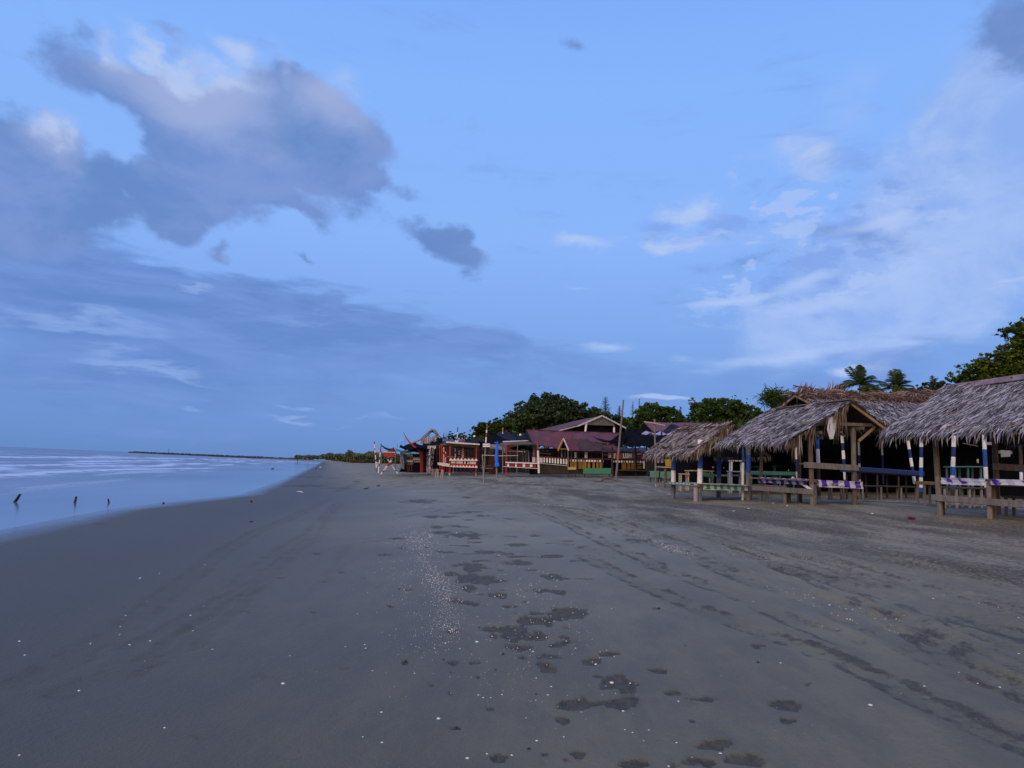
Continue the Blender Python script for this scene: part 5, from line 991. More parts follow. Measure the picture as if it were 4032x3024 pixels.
tarp([(1950, 1742), (2052, 1742), (1993, 1694), (1956, 1702)], (73, 73, 78, 78), NAVYN, 'blue-black tarp with a peak behind the pitch black one', 0, .12)
tarp([(2005, 1742), (2092, 1742), (2074, 1700), (2020, 1708)], (74, 74, 79, 79), NAVYN, 'blue-black tarp sagging towards the maroon roof\'s left corner', .7, .2)
mb = MB().add([W(2072, 1693, 64), W(2097, 1744, 61), W(2060, 1738, 70)], [(0, 1, 2), (2, 1, 0)]); one(mb, 'gable_sheet', M('dim_gable', (.05, .052, .055), .85), 'dull grey triangular sheet closing the maroon roof\'s left end', 'sheet')
for (x, y, l) in ((1867, 1718, 'white square lamp box above the low dark tarp'), (2048, 1712, 'white square lamp box above the blue-black tarp next to the maroon roof')):
    Y = 66; c = W(x, y, Y); k = K(Y); rt = empty('lamp_box', c, 0, l, 'lamp', 'white lamp boxes above the tarps')
    MB().bar(c+np.array((-3.8*k, 0, 0)), c+np.array((3.8*k, 0, 0)), .2, 7*k).build('housing', M('lamp_white', (.85, .88, .9), .4), rt); MB().tube([c-EZ*4*k, c-EZ*36*k], [.03, .03], 6).build('stem', WOODD, rt)
pole(1800, 1745, 1802, 1682, 4.2, RW, [(.35, 3), (.35, 1), (.3, 0)], 'pole with a red flagged top behind the purple tarp', Y=76)
pole(1745, 1745, 1748, 1706, 3.5, [WHITE, NAVY, DRED], [(.5, 0), (.35, 1), (.15, 2)], 'short dark-topped pole at the left end of the purple tarp', Y=76)
pole(1829, 1745, 1831, 1706, 3.2, WOODG, None, 'plain grey pole right of the red-topped pole', Y=76)
pole(1979, 1712, 1980, 1684, 4.5, [M('orange_finial', (.4, .2, .08), .7), WHITE], [(.4, 1), (.6, 0)], 'short orange finial on top of the blue-black tarp\'s peak', Y=77)
for (xb, yb, xt, yt) in ((1595, 1750, 1595, 1722), (1581, 1755, 1581, 1738), (1565, 1763, 1564, 1746), (1757, 1720, 1760, 1700)): pole(xb, yb, xt, yt, 1.6, WOODG, None, 'thin bare stick poking up behind the tarps', 'thin sticks behind the tarps', Y=90)
one(REC(MB(), 1817, 1729, 1828, 1745, 73.5, .1), 'red_board', RED, 'small red board standing on the purple tarp roof', 'board')
one(BD(MB(), [(1792, 1733), (1796, 1732), (1799, 1741), (1801, 1733), (1805, 1733), (1802, 1745), (1794, 1745)], 73, .03), 'white_board', WHITE, 'small white board with a notched top on the purple tarp roof', 'board')
# red stall
r, Y = root_px('beach_stall', 1820, 1872, 'bright red open stall with white triangle trim along its rails and a thin flat roof', 'stall', 'open wooden stalls')
k = K(Y)
part(r, 'roof', M('grey_thatch_flat', (.12, .11, .09), .9, .3, 4, .4), lambda mb: mb.sheet(W(1735, 1752, Y+3), W(1862, 1770, Y+3.5), W(1889, 1752, Y-.3), W(1757, 1743, Y-.3), 10, 5, .07, 0, .05))
part(r, 'roof_edge', PINKW, lambda mb: mb.bar(W(1757, 1741, Y-.35), W(1889, 1750, Y-.35), .06, .13))
part(r, 'beam', WOODB, lambda mb: (mb.bar(W(1733, 1750, Y), W(1885, 1760, Y), .08, .1), mb.bar(W(1735, 1755, Y+3), W(1870, 1766, Y+3), .08, .1)))
for xb, yb, xt, yt, w, Yp in ((1733, 1848, 1732, 1753, 5.5, Y+1), (1742, 1853, 1741, 1752, 7, Y+.5), (1770, 1871, 1773, 1753, 7.5, Y), (1874, 1873, 1876, 1760, 5, Y), (1854, 1856, 1853, 1768, 5, Y+3), (1816, 1848, 1815, 1768, 4, Y+3), (1830, 1848, 1829, 1768, 3.5, Y+3), (1760, 1852, 1758, 1765, 4, Y+3), (1749, 1858, 1749, 1790, 4, Y+2)):
    part(r, 'post', [RED, PALEW], lambda mb: PX(mb, xb, yb+6, xt, yt, w, Yp, [(.12, 1 if yb > 1868 else 0), (.88, 0)]))
for xb, yb, xt, yt, w, bd in ((1748, 1822, 1748, 1761, 4.5, [(.55, 1), (.15, 0), (.3, 1)]), (1754, 1822, 1754, 1778, 3.5, [(.5, 1), (.3, 0), (.2, 1)]), (1793, 1802, 1793, 1764, 4, [(.4, 1), (.28, 0), (.32, 1)]), (1784, 1864, 1786, 1838, 4, [(1, 1)]), (1808, 1790, 1808, 1772, 3, [(1, 1)])):
    part(r, 'float_string', RW, lambda mb: PX(mb, xb, yb, xt, yt, w, Y+1.5, bd))
part(r, 'candy_post', [DRED, PINKW], lambda mb: [mb.add([W(1818, 1805-i*7, Y+1), W(1826, 1800-i*7, Y+1), W(1826, 1796.5-i*7, Y+1), W(1818, 1801.5-i*7, Y+1)], [(0, 1, 2, 3)], 1) for i in range(6)] + [REC(mb, 1817.5, 1763, 1826.5, 1806, Y+1.02, .1, 0)])
part(r, 'rail_board', RED, lambda mb: (REC(mb, 1768, 1805, 1881, 1813, Y-.1, .03, y0r=1807, y1r=1815), REC(mb, 1770, 1825, 1877, 1832, Y-.1, .03, y0r=1827, y1r=1834), REC(mb, 1769, 1830, 1881, 1838, Y-.12, .03, y0r=1832, y1r=1840)))
part(r, 'trim_board', WHITE, lambda mb: [BD(mb, [(1768.6+14.1*i, 1811+.25*i), (1775.5+14.1*i, 1803+.25*i), (1782.4+14.1*i, 1811+.25*i)], Y-.16, .02) for i in range(8)] + [REC(mb, 1768.6, 1811, 1881, 1813.4, Y-.15, .02, y0r=1813, y1r=1815)])
part(r, 'trim_board', WHITE, lambda mb: [BD(mb, [(1770+12.3*i, 1837+.3*i), (1776+12.3*i, 1830.5+.3*i), (1782+12.3*i, 1837+.3*i)], Y-.18, .02) for i in range(9)] + [REC(mb, 1769, 1837, 1881, 1839, Y-.17, .02, y0r=1840, y1r=1842)])
part(r, 'panel_board', PINKW, lambda mb: (REC(mb, 1776, 1814, 1793, 1824, Y, .03), REC(mb, 1797, 1814, 1823, 1825, Y, .03), REC(mb, 1827, 1815, 1834, 1826, Y, .03), REC(mb, 1840, 1815, 1846, 1826, Y, .03), REC(mb, 1849, 1815, 1873, 1827, Y, .03)))
part(r, 'counter_plank', PINKW, lambda mb: BD(mb, [(1723, 1821), (1745, 1822), (1770, 1826), (1770, 1838), (1745, 1835), (1724, 1830)], Y-.4, .12))
part(r, 'floor_board', WOODD, lambda mb: mb.bar(W(1745, 1836, Y+1.5), W(1876, 1840, Y+1.5), 2.2, .06))
# dim things inside and between: back posts
sh1 = empty('shaded_stall', GY(1830, 77), 0, 'dim unpainted stall of many thin posts standing in the shade behind the red stall', 'stall', 'open wooden stalls'); sh2 = empty('shaded_stall', GY(2000, 77), 0, 'dim stall of many thin posts in the shade behind the blue-wrapped post', 'stall', 'open wooden stalls')
rg = random.Random(5)
for i in range(26):
    x = 1760+i*13+rg.uniform(-4, 4)
    if x > 2110: break
    (lambda q: q.build('post', (WOODD, WOODD, DRED, WOODB, WOODG)[i % 5], sh1 if x < 1895 else sh2))(PX(MB(), x, 1856+rg.uniform(-6, 2), x+rg.uniform(-2, 2), 1762+rg.uniform(-4, 10), rg.uniform(2.5, 5), 76+rg.uniform(0, 4)))
for (x0, y0, x1, y1, w, Y, mt_, l) in ((1890, 1833, 1944, 1836, 3, 72, WOODG, 'pale plank bench edge seen left of the blue-wrapped post'), (1892, 1842, 1940, 1845, 3, 71, PALEW, 'lower pale plank seen left of the blue-wrapped post'), (1758, 1798, 1870, 1803, 4, 78, PALEW, 'long pale plank deep behind the red stall'), (2000, 1776, 2070, 1779, 4, 74, PALEW, 'pale plank edge behind the white-railed stall')):
    one(MB().bar(W(x0, y0, Y), W(x1, y1, Y), .3, w*K(Y)), 'plank', mt_, l, 'plank')
one(MB().pile(W(1938, 1832, 73), (.45, .3, 1.1), 10, rough=.15, seed=3), 'rust_drum', M('rusty_brown', (.12, .045, .025), .85, .3, 4, .3), 'rust brown rounded bundle in the shade left of the blue-wrapped post', 'bundle')
# dark backdrops added to stand in for the shade behind stalls
net([(1570, 1858), (1760, 1865), (1760, 1765), (1640, 1765)], 82, 82, 'dark backdrop added for the shade behind the rag-dressed posts and far stall'); net([(1750, 1872), (2115, 1878), (2110, 1748), (1752, 1745)], 84, 84, 'dark backdrop added for the shade behind the red stall and the white-railed stall', mat=M('dim_back', (.022, .02, .024), .9, .4, 1.2, .1))
# signed pole, crossbar, blue-wrapped post
r, Y = root_px('signed_pole', 1903, 1880, 'tall rust-banded pole with a small white slatted sign, left of the blue-wrapped post', 'pole', PG)
part(r, 'shaft', [WOODG, RUST, WHITE], lambda mb: PX(mb, 1904, 1882, 1918, 1668, 5.6, Y, [(.30, 0), (.30, 0), (.05, 1), (.1, 2), (.08, 1), (.05, 2), (.12, 0)]))
part(r, 'sign_slat', M('sign_white', (.7, .68, .66), .6, .05), lambda mb: REC(mb, 1901, 1746.5, 1929, 1752.3, Y-.12, .03)); part(r, 'sign_slat', M('sign_white', (.7, .68, .66)), lambda mb: REC(mb, 1901, 1754, 1929, 1760, Y-.12, .03))
pole(1904, 1897, 1900, 1794, 3, BAMB, None, 'thin bamboo stake leaning beside the signed pole', bow=0)
mb = MB().tube([W(1898, 1792, Y-.15), W(1970, 1795, Y-.3), W(2040, 1794, Y-.3)], [1.5*K(Y)]*3, 6).tube([W(1899, 1790, Y-.15), W(1900, 1812, Y-.15)], [1.2*K(Y)]*2, 6); one(mb, 'crossbar', PALEW, 'thin pale rail running right from the signed pole past the blue-wrapped post', 'rail')
r, Y = root_px('wrapped_post', 1956, 1884, 'bright blue tarp bundle tied around a post on two thin wooden legs', 'post', Y=None)
part(r, 'leg', BAMB, lambda mb: PX(mb, 1955, 1887, 1954, 1832, 2.6, Y)); part(r, 'leg', WOODB, lambda mb: PX(mb, 1958, 1885, 1959, 1832, 2.6, Y))
part(r, 'tarp_wrap', BLUET, lambda mb: mb.tube([W(1957, y, Y) + np.array((dx*K(Y), 0, 0)) for y, dx in ((1838, 0), (1834, 0), (1826, 0), (1822, -1), (1800, -1), (1780, -1), (1765, 0), (1752, 0), (1745, 1), (1742, -3))], [a*K(Y) for a in (8, 9.5, 9, 6.6, 7, 6, 6.4, 5.2, 5, 7)], 12, jit=.14))
part(r, 'knot', BLUET, lambda mb: mb.tube([W(1945, 1742, Y), W(1955, 1744, Y), W(1963, 1748, Y)], [1*K(Y), 2.6*K(Y), 2*K(Y)], 7))
for (p, Yq, l) in (([(1930, 1765), (1976, 1772), (1976, 1752), (1930, 1749)], 66, 'faded lilac sheet strung left and right of the blue-wrapped post'), ([(1982, 1783), (1991, 1783), (1992, 1752), (1983, 1752)], 65, 'patterned pale cloth hanging beside the red corner post')):
    tarp(p, (Yq,)*4, M('faded_lilac', (.22, .22, .30), .7, .3, 3), l, 0, .05, 'hanging_sheet', 'sheet', None)
# white-railed stall
r, Y = root_px('beach_stall', 2050, 1868, 'open stall with alternating white and red panels under a flat bamboo roof', 'stall', 'open wooden stalls', Y=61)
part(r, 'roof', M('bamboo_thatch', (.10, .085, .07), .9, .3, 6, .4), lambda mb: mb.sheet(W(1960, 1749, Y), W(2097, 1745, Y), W(2086, 1737, Y+3.5), W(1980, 1741, Y+3.5), 8, 4, .09, 0, .05))
part(r, 'roof_edge', PINKW, lambda mb: mb.bar(W(1980, 1739, Y+3.4), W(2085, 1735, Y+3.4), .06, .09)); part(r, 'beam', WOODG, lambda mb: mb.bar(W(1965, 1752, Y+.2), W(2096, 1749, Y+.2), .08, .12))
part(r, 'awning', BLACKN, lambda mb: mb.sheet(W(2008, 1764, Y+1), W(2095, 1770, Y+1), W(2095, 1754, Y+4), W(2040, 1752, Y+4), 6, 3, .05, 0, .1))
for xb, yb, xt, w, mt_ in ((1979, 1866, 1980, 4.5, WOODG), (1993, 1872, 1995, 6, RED), (2035, 1869, 2038, 3, WOODG), (2061, 1824, 2060, 3.5, WOODG), (2072, 1824, 2069, 3.5, WOODG), (2082, 1858, 2082, 5, M('pale_bluish', (.35, .4, .42)))): part(r, 'post', mt_, lambda mb: PX(mb, xb, yb, xt, 1752, w, Y if yb > 1860 else Y+2.5))
part(r, 'post', RW, lambda mb: PX(mb, 2122, 1863, 2117, 1744, 8.5, Y, [(.30, 1), (.30, 1), (.14, 1), (.26, 2)]))
part(r, 'top_rail', WHITE, lambda mb: mb.bar(W(1990, 1820.5, Y-.1), W(2125, 1825, Y-.1), .06, 4.4*K(Y))); part(r, 'lower_rail', PINKW, lambda mb: mb.bar(W(1982, 1837, Y-.1), W(2118, 1845, Y-.1), .06, 2.4*K(Y)))
for x0, x1 in ((1995, 2005), (2028, 2036), (2058, 2068), (2086, 2097)): part(r, 'panel_board', WHITE, lambda mb: REC(mb, x0, 1823, x1, 1839, Y, .03))
for x0, x1 in ((2011, 2024), (2039, 2056), (2069, 2083), (2100, 2110)): part(r, 'panel_board', RED, lambda mb: REC(mb, x0, 1824, x1, 1839, Y+.05, .03))
part(r, 'floor_board', WOODD, lambda mb: mb.bar(W(1985, 1840, Y+1.5), W(2118, 1846, Y+1.5), 2.4, .08))
tarp([(1997, 1776), (2040, 1778), (2040, 1752), (1998, 1752)], (70,)*4, MAROON, 'pale maroon sheet seen behind the white-railed stall', 0, .03, 'wall_sheet', 'sheet', None)
# ---- the maroon-roofed hall
r, Y = root_px('maroon_roofed_hall', 2265, 1862, 'long low maroon-roofed hall with a small front dormer and tall pale-trimmed gable', 'hall', Y=63)
part(r, 'roof', MAROON, lambda mb: mb.sheet(W(2097, 1747, Y-1), W(2262, 1776, Y-1), W(2262, 1699, Y+2.2), W(2073, 1692, Y+2.2), 16, 4, .05, 0, .02, corr=60, corrh=.02))
part(r, 'roof', MAROON, lambda mb: mb.sheet(W(2255, 1732, Y-.1), W(2458, 1752, Y-.1), W(2456, 1706, Y+2.2), W(2255, 1698.6, Y+2.2), 16, 4, .05, 0, .02, corr=60, corrh=.02))
part(r, 'ridge_trim', BROWNR, lambda mb: mb.bar(W(2073, 1692, Y+2.2), W(2456, 1706, Y+2.2), .18, .06))
for pts, mt_ in (([(2262, 1729), (2310, 1730), (2372, 1776), (2278, 1776)], BROWNR), ([(2308, 1728), (2362, 1745), (2425, 1777), (2370, 1776)], BROWNR), ([(2360, 1750), (2412, 1748), (2440, 1779), (2370, 1777)], MAROON), ([(2412, 1752), (2448, 1757), (2446, 1779), (2425, 1778)], M('dim_maroon', (.08, .03, .04), .7)),
        ([(2443, 1777), (2452, 1755), (2466, 1749), (2479, 1779)], SLATE), ([(2474, 1762), (2515, 1763), (2524, 1781), (2477, 1779)], BROWNR), ([(2514, 1762), (2542, 1762), (2552, 1782), (2522, 1781)], M('mauve_sheet', (.12, .06, .09), .7, .2, 1.5)), ([(2541, 1761), (2563, 1762), (2569, 1781), (2551, 1783)], LILAC)):
    a, b, c_, d_ = pts
    part(r, 'roof_patch', mt_, lambda mb: mb.sheet(W(*d_, Y-1.4), W(*c_, Y-1.4), W(*b, Y+.1), W(*a, Y+.1), 6, 4, .04, 0, .04) if pts[0][1] < pts[3][1] and pts[3][0] <= pts[2][0] else mb.poly([W(x, y, Y-.6) for x, y in pts], .05, nrm=(0, 1, 0)))
# dormer
dm = part(r, 'dormer', MAROON, lambda mb: mb.sheet(W(2239, 1774, Y-2.6), W(2283, 1774, Y-2.0), W(2264, 1730, Y-1.2), W(2219, 1727, Y-1.8), 6, 3, .05, 0, .01, corr=14, corrh=.015))
MB().bar(W(2197, 1775, Y-2.6), W(2219, 1727, Y-1.9), .08, .16).build('rake_board', YEL, dm); MB().bar(W(2219, 1727, Y-1.95), W(2239, 1774, Y-2.7), .06, .1).build('rake_board', PINKW, dm); MB().bar(W(2200, 1768, Y-2.5), W(2235, 1768, Y-2.5), .05, .1).build('tie_bar', DYEL, dm)
MB().poly([W(2201, 1770, Y-1.2), W(2219, 1732, Y-1.2), W(2236, 1770, Y-1.2)], .05, nrm=(0, 1, 0)).build('gable_shade', BLACKN, dm)  # black board stands in for the shade inside the dormer gable
# tall gable roof
YG = Y+9
part(r, 'upper_roof', MAROON, lambda mb: mb.sheet(W(2185, 1699, YG), W(2120, 1692, YG+12), W(2296, 1650, YG+9), W(2371, 1638, YG), 10, 4, .06, 0, .02, corr=30, corrh=.02))
part(r, 'upper_roof', BROWNR, lambda mb: mb.sheet(W(2463, 1686, YG), W(2390, 1690, YG+12), W(2300, 1651, YG+9), W(2371, 1638, YG), 8, 4, .06, 0, .02))
part(r, 'rake_board', TRIM, lambda mb: (mb.bar(W(2371, 1637, YG-.2), W(2276, 1677, YG-.2), .08, .17), mb.bar(W(2276, 1677, YG-.2), W(2189, 1699, YG-.2), .06, .10))); part(r, 'rake_board', TRIM, lambda mb: mb.bar(W(2371, 1637, YG-.2), W(2465, 1686, YG-.2), .08, .14))
part(r, 'gable_wall', GREYW, lambda mb: BD(mb, [(2312, 1667), (2371, 1641), (2418, 1666), (2418, 1676), (2314, 1673)], YG+.1, .1)); part(r, 'gable_shade', BLACKN, lambda mb: BD(mb, [(2200, 1699), (2312, 1668), (2420, 1670), (2462, 1690), (2462, 1712), (2200, 1704)], YG+.6, .1))  # second board is black in place of the shade under the gable
part(r, 'post', WHITE, lambda mb: PX(mb, 2302, 1722, 2309, 1666, 8, YG-.1)); part(r, 'post', [RUST, WHITE], lambda mb: PX(mb, 2418, 1710, 2418, 1672, 7, YG-.1, [(.7, 1), (.3, 0)]))
for x0, x1 in ((2090, 2470),): part(r, 'beam', DRED, lambda mb: mb.bar(W(x0, 1785, Y+3), W(x1, 1785, Y+3), .1, .12))
for x, w, yb, mt_ in ((2110, 5, 1858, DRED), (2102, 9, 1800, M('dim_white', (.28, .28, .3))), (2160, 4, 1800, WOODD), (2212, 6, 1800, M('dim_white', (.28, .28, .3))), (2200, 4, 1800, WOODD), (2135, 4, 1800, WOODD), (2225, 5, 1800, WOODG), (2237, 5, 1848, WOODG), (2250, 5, 1810, WOODG), (2273, 5.5, 1867, WOODD), (2373, 6, 1850, WOODD), (2411, 8, 1866, WOODD), (2502, 8, 1872, WOODD), (2546, 6, 1874, WOODD), (2330, 5, 1812, WOODD), (2350, 3, 1812, WOODD)):
    part(r, 'post', mt_, lambda mb: PX(mb, x, yb, x, 1760, w, Y-1.2 if yb > 1830 else Y))
# its fences
part(r, 'fence_rail', DRED, lambda mb: mb.bar(W(2095, 1796, Y-1), W(2236, 1805, Y-1), .06, 4*K(Y))); part(r, 'fence_board', PINKW, lambda mb: REC(mb, 2095.5, 1798, 2137, 1820, Y-.95, .04, y1r=1822))
part(r, 'fence_shade', BLACKN, lambda mb: REC(mb, 2136, 1800, 2236, 1824, Y-.8, .03, y0r=1807, y1r=1832))  # black board stands in for the shade between the pickets
for i in range(9): part(r, 'picket', WHITE, lambda mb: REC(mb, 2140+10.9*i, 1801+.75*i, 2146+10.9*i, 1821+.9*i, Y-.97, .03))
part(r, 'lower_rail', PINKW, lambda mb: mb.bar(W(2124, 1824, Y-1.1), W(2236, 1834, Y-1.1), .06, 2*K(Y))); part(r, 'plinth', WOODD, lambda mb: REC(mb, 2120, 1826, 2237, 1866, Y-.7, .1, y0r=1835))
part(r, 'fence_rail', DRED, lambda mb: mb.bar(W(2240, 1804, Y-1), W(2545, 1812, Y-1), .06, 4*K(Y)))
for i in range(28):
    x = 2243+i*10.6; part(r, 'picket', WHITE if i % 5 else M('dim_white', (.28, .28, .3)), lambda mb: REC(mb, x, 1809+i*.22, x+7, 1817+i*.22, Y-1.02, .03)) if x < 2540 and not 2374 < x < 2412 else None
for x0, x1 in ((2245, 2256), (2258, 2270), (2278, 2290), (2291, 2309), (2314, 2324), (2333, 2342), (2349, 2356), (2361, 2369)): part(r, 'yellow_panel', M('mustard_panel', (.27, .16, .022), .7, .2, 4, .1, dirt=.4), lambda mb: REC(mb, x0, 1818, x1, 1846, Y-.9, .03))
for x0, x1, y0, y1 in ((2448, 2466, 1823, 1850), (2470, 2482, 1821, 1848), (2486, 2500, 1823, 1848), (2508, 2526, 1836, 1846), (2508, 2526, 1826, 1832)): part(r, 'yellow_panel', DYEL, lambda mb: REC(mb, x0, y0, x1, y1, Y-.9, .03))
part(r, 'picket', WHITE, lambda mb: REC(mb, 2533, 1815, 2538.5, 1845, Y-1.2, .03))
for x0, x1, y0, y1 in ((2262, 2269, 1780, 1803), (2302, 2313, 1779, 1804), (2395, 2406, 1783, 1802), (2531, 2541, 1786, 1808)): part(r, 'hanging_cloth', CLOTHW, lambda mb: REC(mb, x0, y0, x1, y1, Y-.7, .02))
part(r, 'floor_board', WOODD, lambda mb: mb.bar(W(2430, 1851, Y-1), W(2562, 1854, Y-1), 1.6, .12))
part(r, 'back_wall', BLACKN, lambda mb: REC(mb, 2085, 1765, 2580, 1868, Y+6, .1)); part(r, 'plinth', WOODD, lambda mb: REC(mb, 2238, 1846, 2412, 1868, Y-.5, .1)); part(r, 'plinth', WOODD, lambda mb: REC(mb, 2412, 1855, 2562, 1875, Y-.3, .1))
for (x0, y0, x1, y1) in ((2378, 1791, 2400, 1792), (2105, 1772, 2160, 1776), (2120, 1783, 2170, 1788)): part(r, 'shelf_plank', PALEW, lambda mb: mb.bar(W(x0, y0, Y+1), W(x1, y1, Y+1), .3, .08))
# painted board with white lettering
sb = empty('letter_board', W(2455, 1805, Y-1.3), 0, 'red and grey board with large white capital letters on the maroon-roofed hall', 'sign')
part(sb, 'board', M('board_grey', (.10, .095, .10), .7), lambda mb: REC(mb, 2448, 1783, 2499, 1806, Y-1.25, .03)); part(sb, 'board', RED, lambda mb: REC(mb, 2419, 1783, 2449, 1806, Y-1.25, .03)); part(sb, 'board', M('board_light', (.34, .34, .34), .7), lambda mb: BD(mb, [(2416, 1785), (2425, 1784), (2422, 1804), (2416, 1805)], Y-1.29, .02))
mb = MB(); lx = 2453; hh = 1785.5; lo = 1804.5; YL = Y-1.3; tk = 4.0   # capital letters U I N
def ltr(x0, y0, x1, y1, w=tk): mb.bar(W(x0, y0, YL), W(x1, y1, YL), .03, w*K(YL))
ltr(lx+2, hh, lx+2, lo-3); ltr(lx+11, hh, lx+11, lo-3); ltr(lx+1, lo-2.5, lx+12, lo-2.5, 3.6); ltr(lx+17, hh, lx+17, lo-.8); ltr(lx+23, hh, lx+23, lo-.8); ltr(lx+32, hh, lx+32, lo-.8); ltr(lx+23, hh+2, lx+32, lo-3, 3.6)
mb.build('lettering', M('letter_white', (.62, .62, .62), .6, .05), sb)
part(r, 'painted_board', [DRED, CLOTHW], lambda mb: (REC(mb, 2508, 1790, 2527, 1806, Y-1.2, .03, 0), REC(mb, 2508, 1786, 2527, 1789.5, Y-1.2, .03, 1)))
# things in front of the hall
def slab(x0, y0, x1, y1, Y, mat, name, label, cat, grp=None, depth=.5, y0r=None, y1r=None):
    rt = empty(name, GY((x0+x1)/2, Y), 0, label, cat, grp); REC(MB(), x0, y0, x1, y1, Y, .05, 0, y0r, y1r).build('front_board', mat, rt)
    MB().bar(W(x0, y0-1, Y+depth/2), W(x1, (y0r or y0)-1, Y+depth/2), depth, .05).build('top', mat, rt)
    for q in (.06, .94):
        p = W(x0*(1-q)+x1*q, y1-1, Y+depth*.7); g_ = p.copy(); g_[2] = float(terr(p[0], p[1])); MB().bar(g_, p, .08, .08, up=(0, 1, 0)).build('leg', WOODD, rt)
slab(2296, 1845.5, 2406, 1865, 60, GREEN, 'counter', 'long bright green boarded bench before the maroon-roofed hall', 'bench', y1r=1866); slab(2236, 1841.5, 2268, 1849.5, 60, M('pale_yellow', (.40, .33, .12), .7, .1, 4, .1, dirt=.3), 'bench', 'short pale yellow bench below the front dormer', 'bench')
slab(2560, 1857, 2594, 1879, 48, M('mint_board', (.09, .25, .19), .7, .15, 3, .1, dirt=.4), 'counter', 'mint green boarded bench, left one behind the crossed pole', 'bench', 'mint green boarded benches'); slab(2600, 1859, 2642, 1880, 48, M('mint_board', (.09, .25, .19)), 'counter', 'mint green boarded bench, right one by the small table', 'bench', 'mint green boarded benches')
one(PX(MB(), 2597, 1882, 2598, 1858, 9, 48.2), 'red_stump', DRED, 'short dark red stump between the two mint green benches', 'stump')
# tall poles
pole(2312, 1868, 2311, 1665, 9, WOODG, None, 'crooked grey timber pole in front of the maroon-roofed hall', bow=0, w2=7) if False else None
mb = MB(); Yp = G(2310, 1870)[1]; mb.tube([W(x, y, Yp) for x, y in ((2291, 1872), (2291, 1850), (2293, 1836), (2297, 1795), (2301, 1760), (2307, 1715), (2310, 1666))], [a*K(Yp) for a in (5, 4.6, 3.4, 3.6, 3.4, 3.4, 4)], 8, jit=.1); one(mb, 'pole', WOODG, 'crooked grey timber pole leaning before the maroon-roofed hall', 'pole', PG)
pole(2424, 1896, 2455, 1575, 7.5, WOODG, None, 'tallest pole, grey and leaning right, rising from the driftwood log', w2=6.4)
pole(2412, 1878, 2414, 1868, 2, WOODD, None, 'tiny dark peg beside the tallest pole\'s foot', None) if False else None
r, Y = root_px('crossed_pole', 2584, 1918, 'grey pole with a pale stick tied slantwise across its top, beside the farthest hut', 'pole', PG)
part(r, 'shaft', [PALEW, WOODG], lambda mb: PX(mb, 2583, 1921, 2577, 1650, 7, Y, [(.06, 0), (.94, 1)])); part(r, 'cross_stick', PALEW, lambda mb: mb.tube([W(2536, 1661, Y-.1), W(2578, 1667, Y-.12), W(2618, 1676, Y-.1)], [2.4*K(Y)]*3, 6))
# driftwood log
Yd = G(2400, 1897)[1]; kk = K(Yd)
mb = MB().tube([W(x, y, Yd) for x, y in ((2336, 1895), (2352, 1895), (2368, 1893), (2378, 1884), (2392, 1882), (2408, 1886), (2425, 1893), (2448, 1893))], [a*kk for a in (1.6, 2.6, 4, 7, 6, 4.5, 4, 1.4)], 9, jit=.18).tube([W(2425, 1893, Yd+.2), W(2432, 1885, Yd+.3), W(2435, 1880, Yd+.3)], [5*kk, 4*kk, 1.5*kk], 7, jit=.2)
one(mb, 'driftwood_log', M('log_wood', (.13, .105, .085), .9, .35, 4, .5), 'gnarled grey driftwood log humped on the sand at the tallest pole\'s foot', 'driftwood')
# second maroon roof and black nets
r, Y = root_px('maroon_roofed_shed', 2690, 1880, 'long shed with plain maroon sheet roof behind the black nets', 'shed', Y=60)
part(r, 'roof', M('rust_maroon_roof', (.16, .042, .042), .6, .14, 1.2, .1, dirt=.3), lambda mb: mb.sheet(W(2572, 1700, Y-1.5), W(2842, 1700, Y-1.5), W(2836, 1667, Y+2), W(2536, 1662, Y+2), 16, 4, .05, 0, .02, corr=50, corrh=.02))
part(r, 'gable_sheet', NAVYN, lambda mb: mb.add([W(2536, 1663, Y+2), W(2572, 1700, Y-1.4), W(2520, 1692, Y+5)], [(0, 1, 2), (2, 1, 0)])); part(r, 'back_wall', WOODD, lambda mb: REC(mb, 2575, 1700, 2836, 1880, Y+3, .1))
for x in (2578, 2700, 2830): part(r, 'post', WOODD, lambda mb: PX(mb, x, 1885, x, 1695, 6, Y-1.3))
tarp([(2452, 1752), (2576, 1768), (2576, 1706), (2462, 1685)], (60, 53, 56, 64), BLACKN, 'large black net slung from the maroon-roofed hall to the crossed pole', .0, .2)
tarp([(2572, 1792), (2720, 1800), (2710, 1706), (2560, 1704)], (51, 50, 54, 55), BLACKN, 'black net hanging behind the crossed pole and farthest front hut', .1, .2)
tarp([(2598, 1704), (2720, 1706), (2692, 1687), (2632, 1677)], (56, 56, 59, 59), NAVYN, 'humped blue-black tarp lying on the maroon shed roof', -.3, .15)
tarp([(2330, 1720), (2450, 1752), (2445, 1738), (2370, 1728)], (60.5, 60.5, 61, 61), NAVYN, 'navy net drooping over the maroon hall\'s roof towards the tallest pole', .15, .1)
tarp([(2395, 1738), (2450, 1762), (2470, 1700), (2452, 1700)], (60, 59.6, 60.5, 61), BLACKN, 'narrow black net hanging behind the tallest pole', .1, .1)
tarp([(2526, 1708), (2602, 1710), (2602, 1703), (2530, 1702)], (50, 50, 51, 51), LILAC, 'thin lilac sheet edge left of the crossed pole\'s shaft'); tarp([(2608, 1710), (2668, 1708), (2668, 1701), (2608, 1704)], (50, 50, 51, 51), LILAC, 'thin lilac sheet edge right of the crossed pole\'s shaft')
tarp([(2546, 1870), (2700, 1884), (2700, 1780), (2546, 1770)], (56, 54, 54, 56), M('deep_gap_shade', (.012, .012, .014), .9), 'deep black backdrop added for the shade between the maroon hall and the farthest front hut', 0, .1)  # dark sheet added where the gap lies in shade
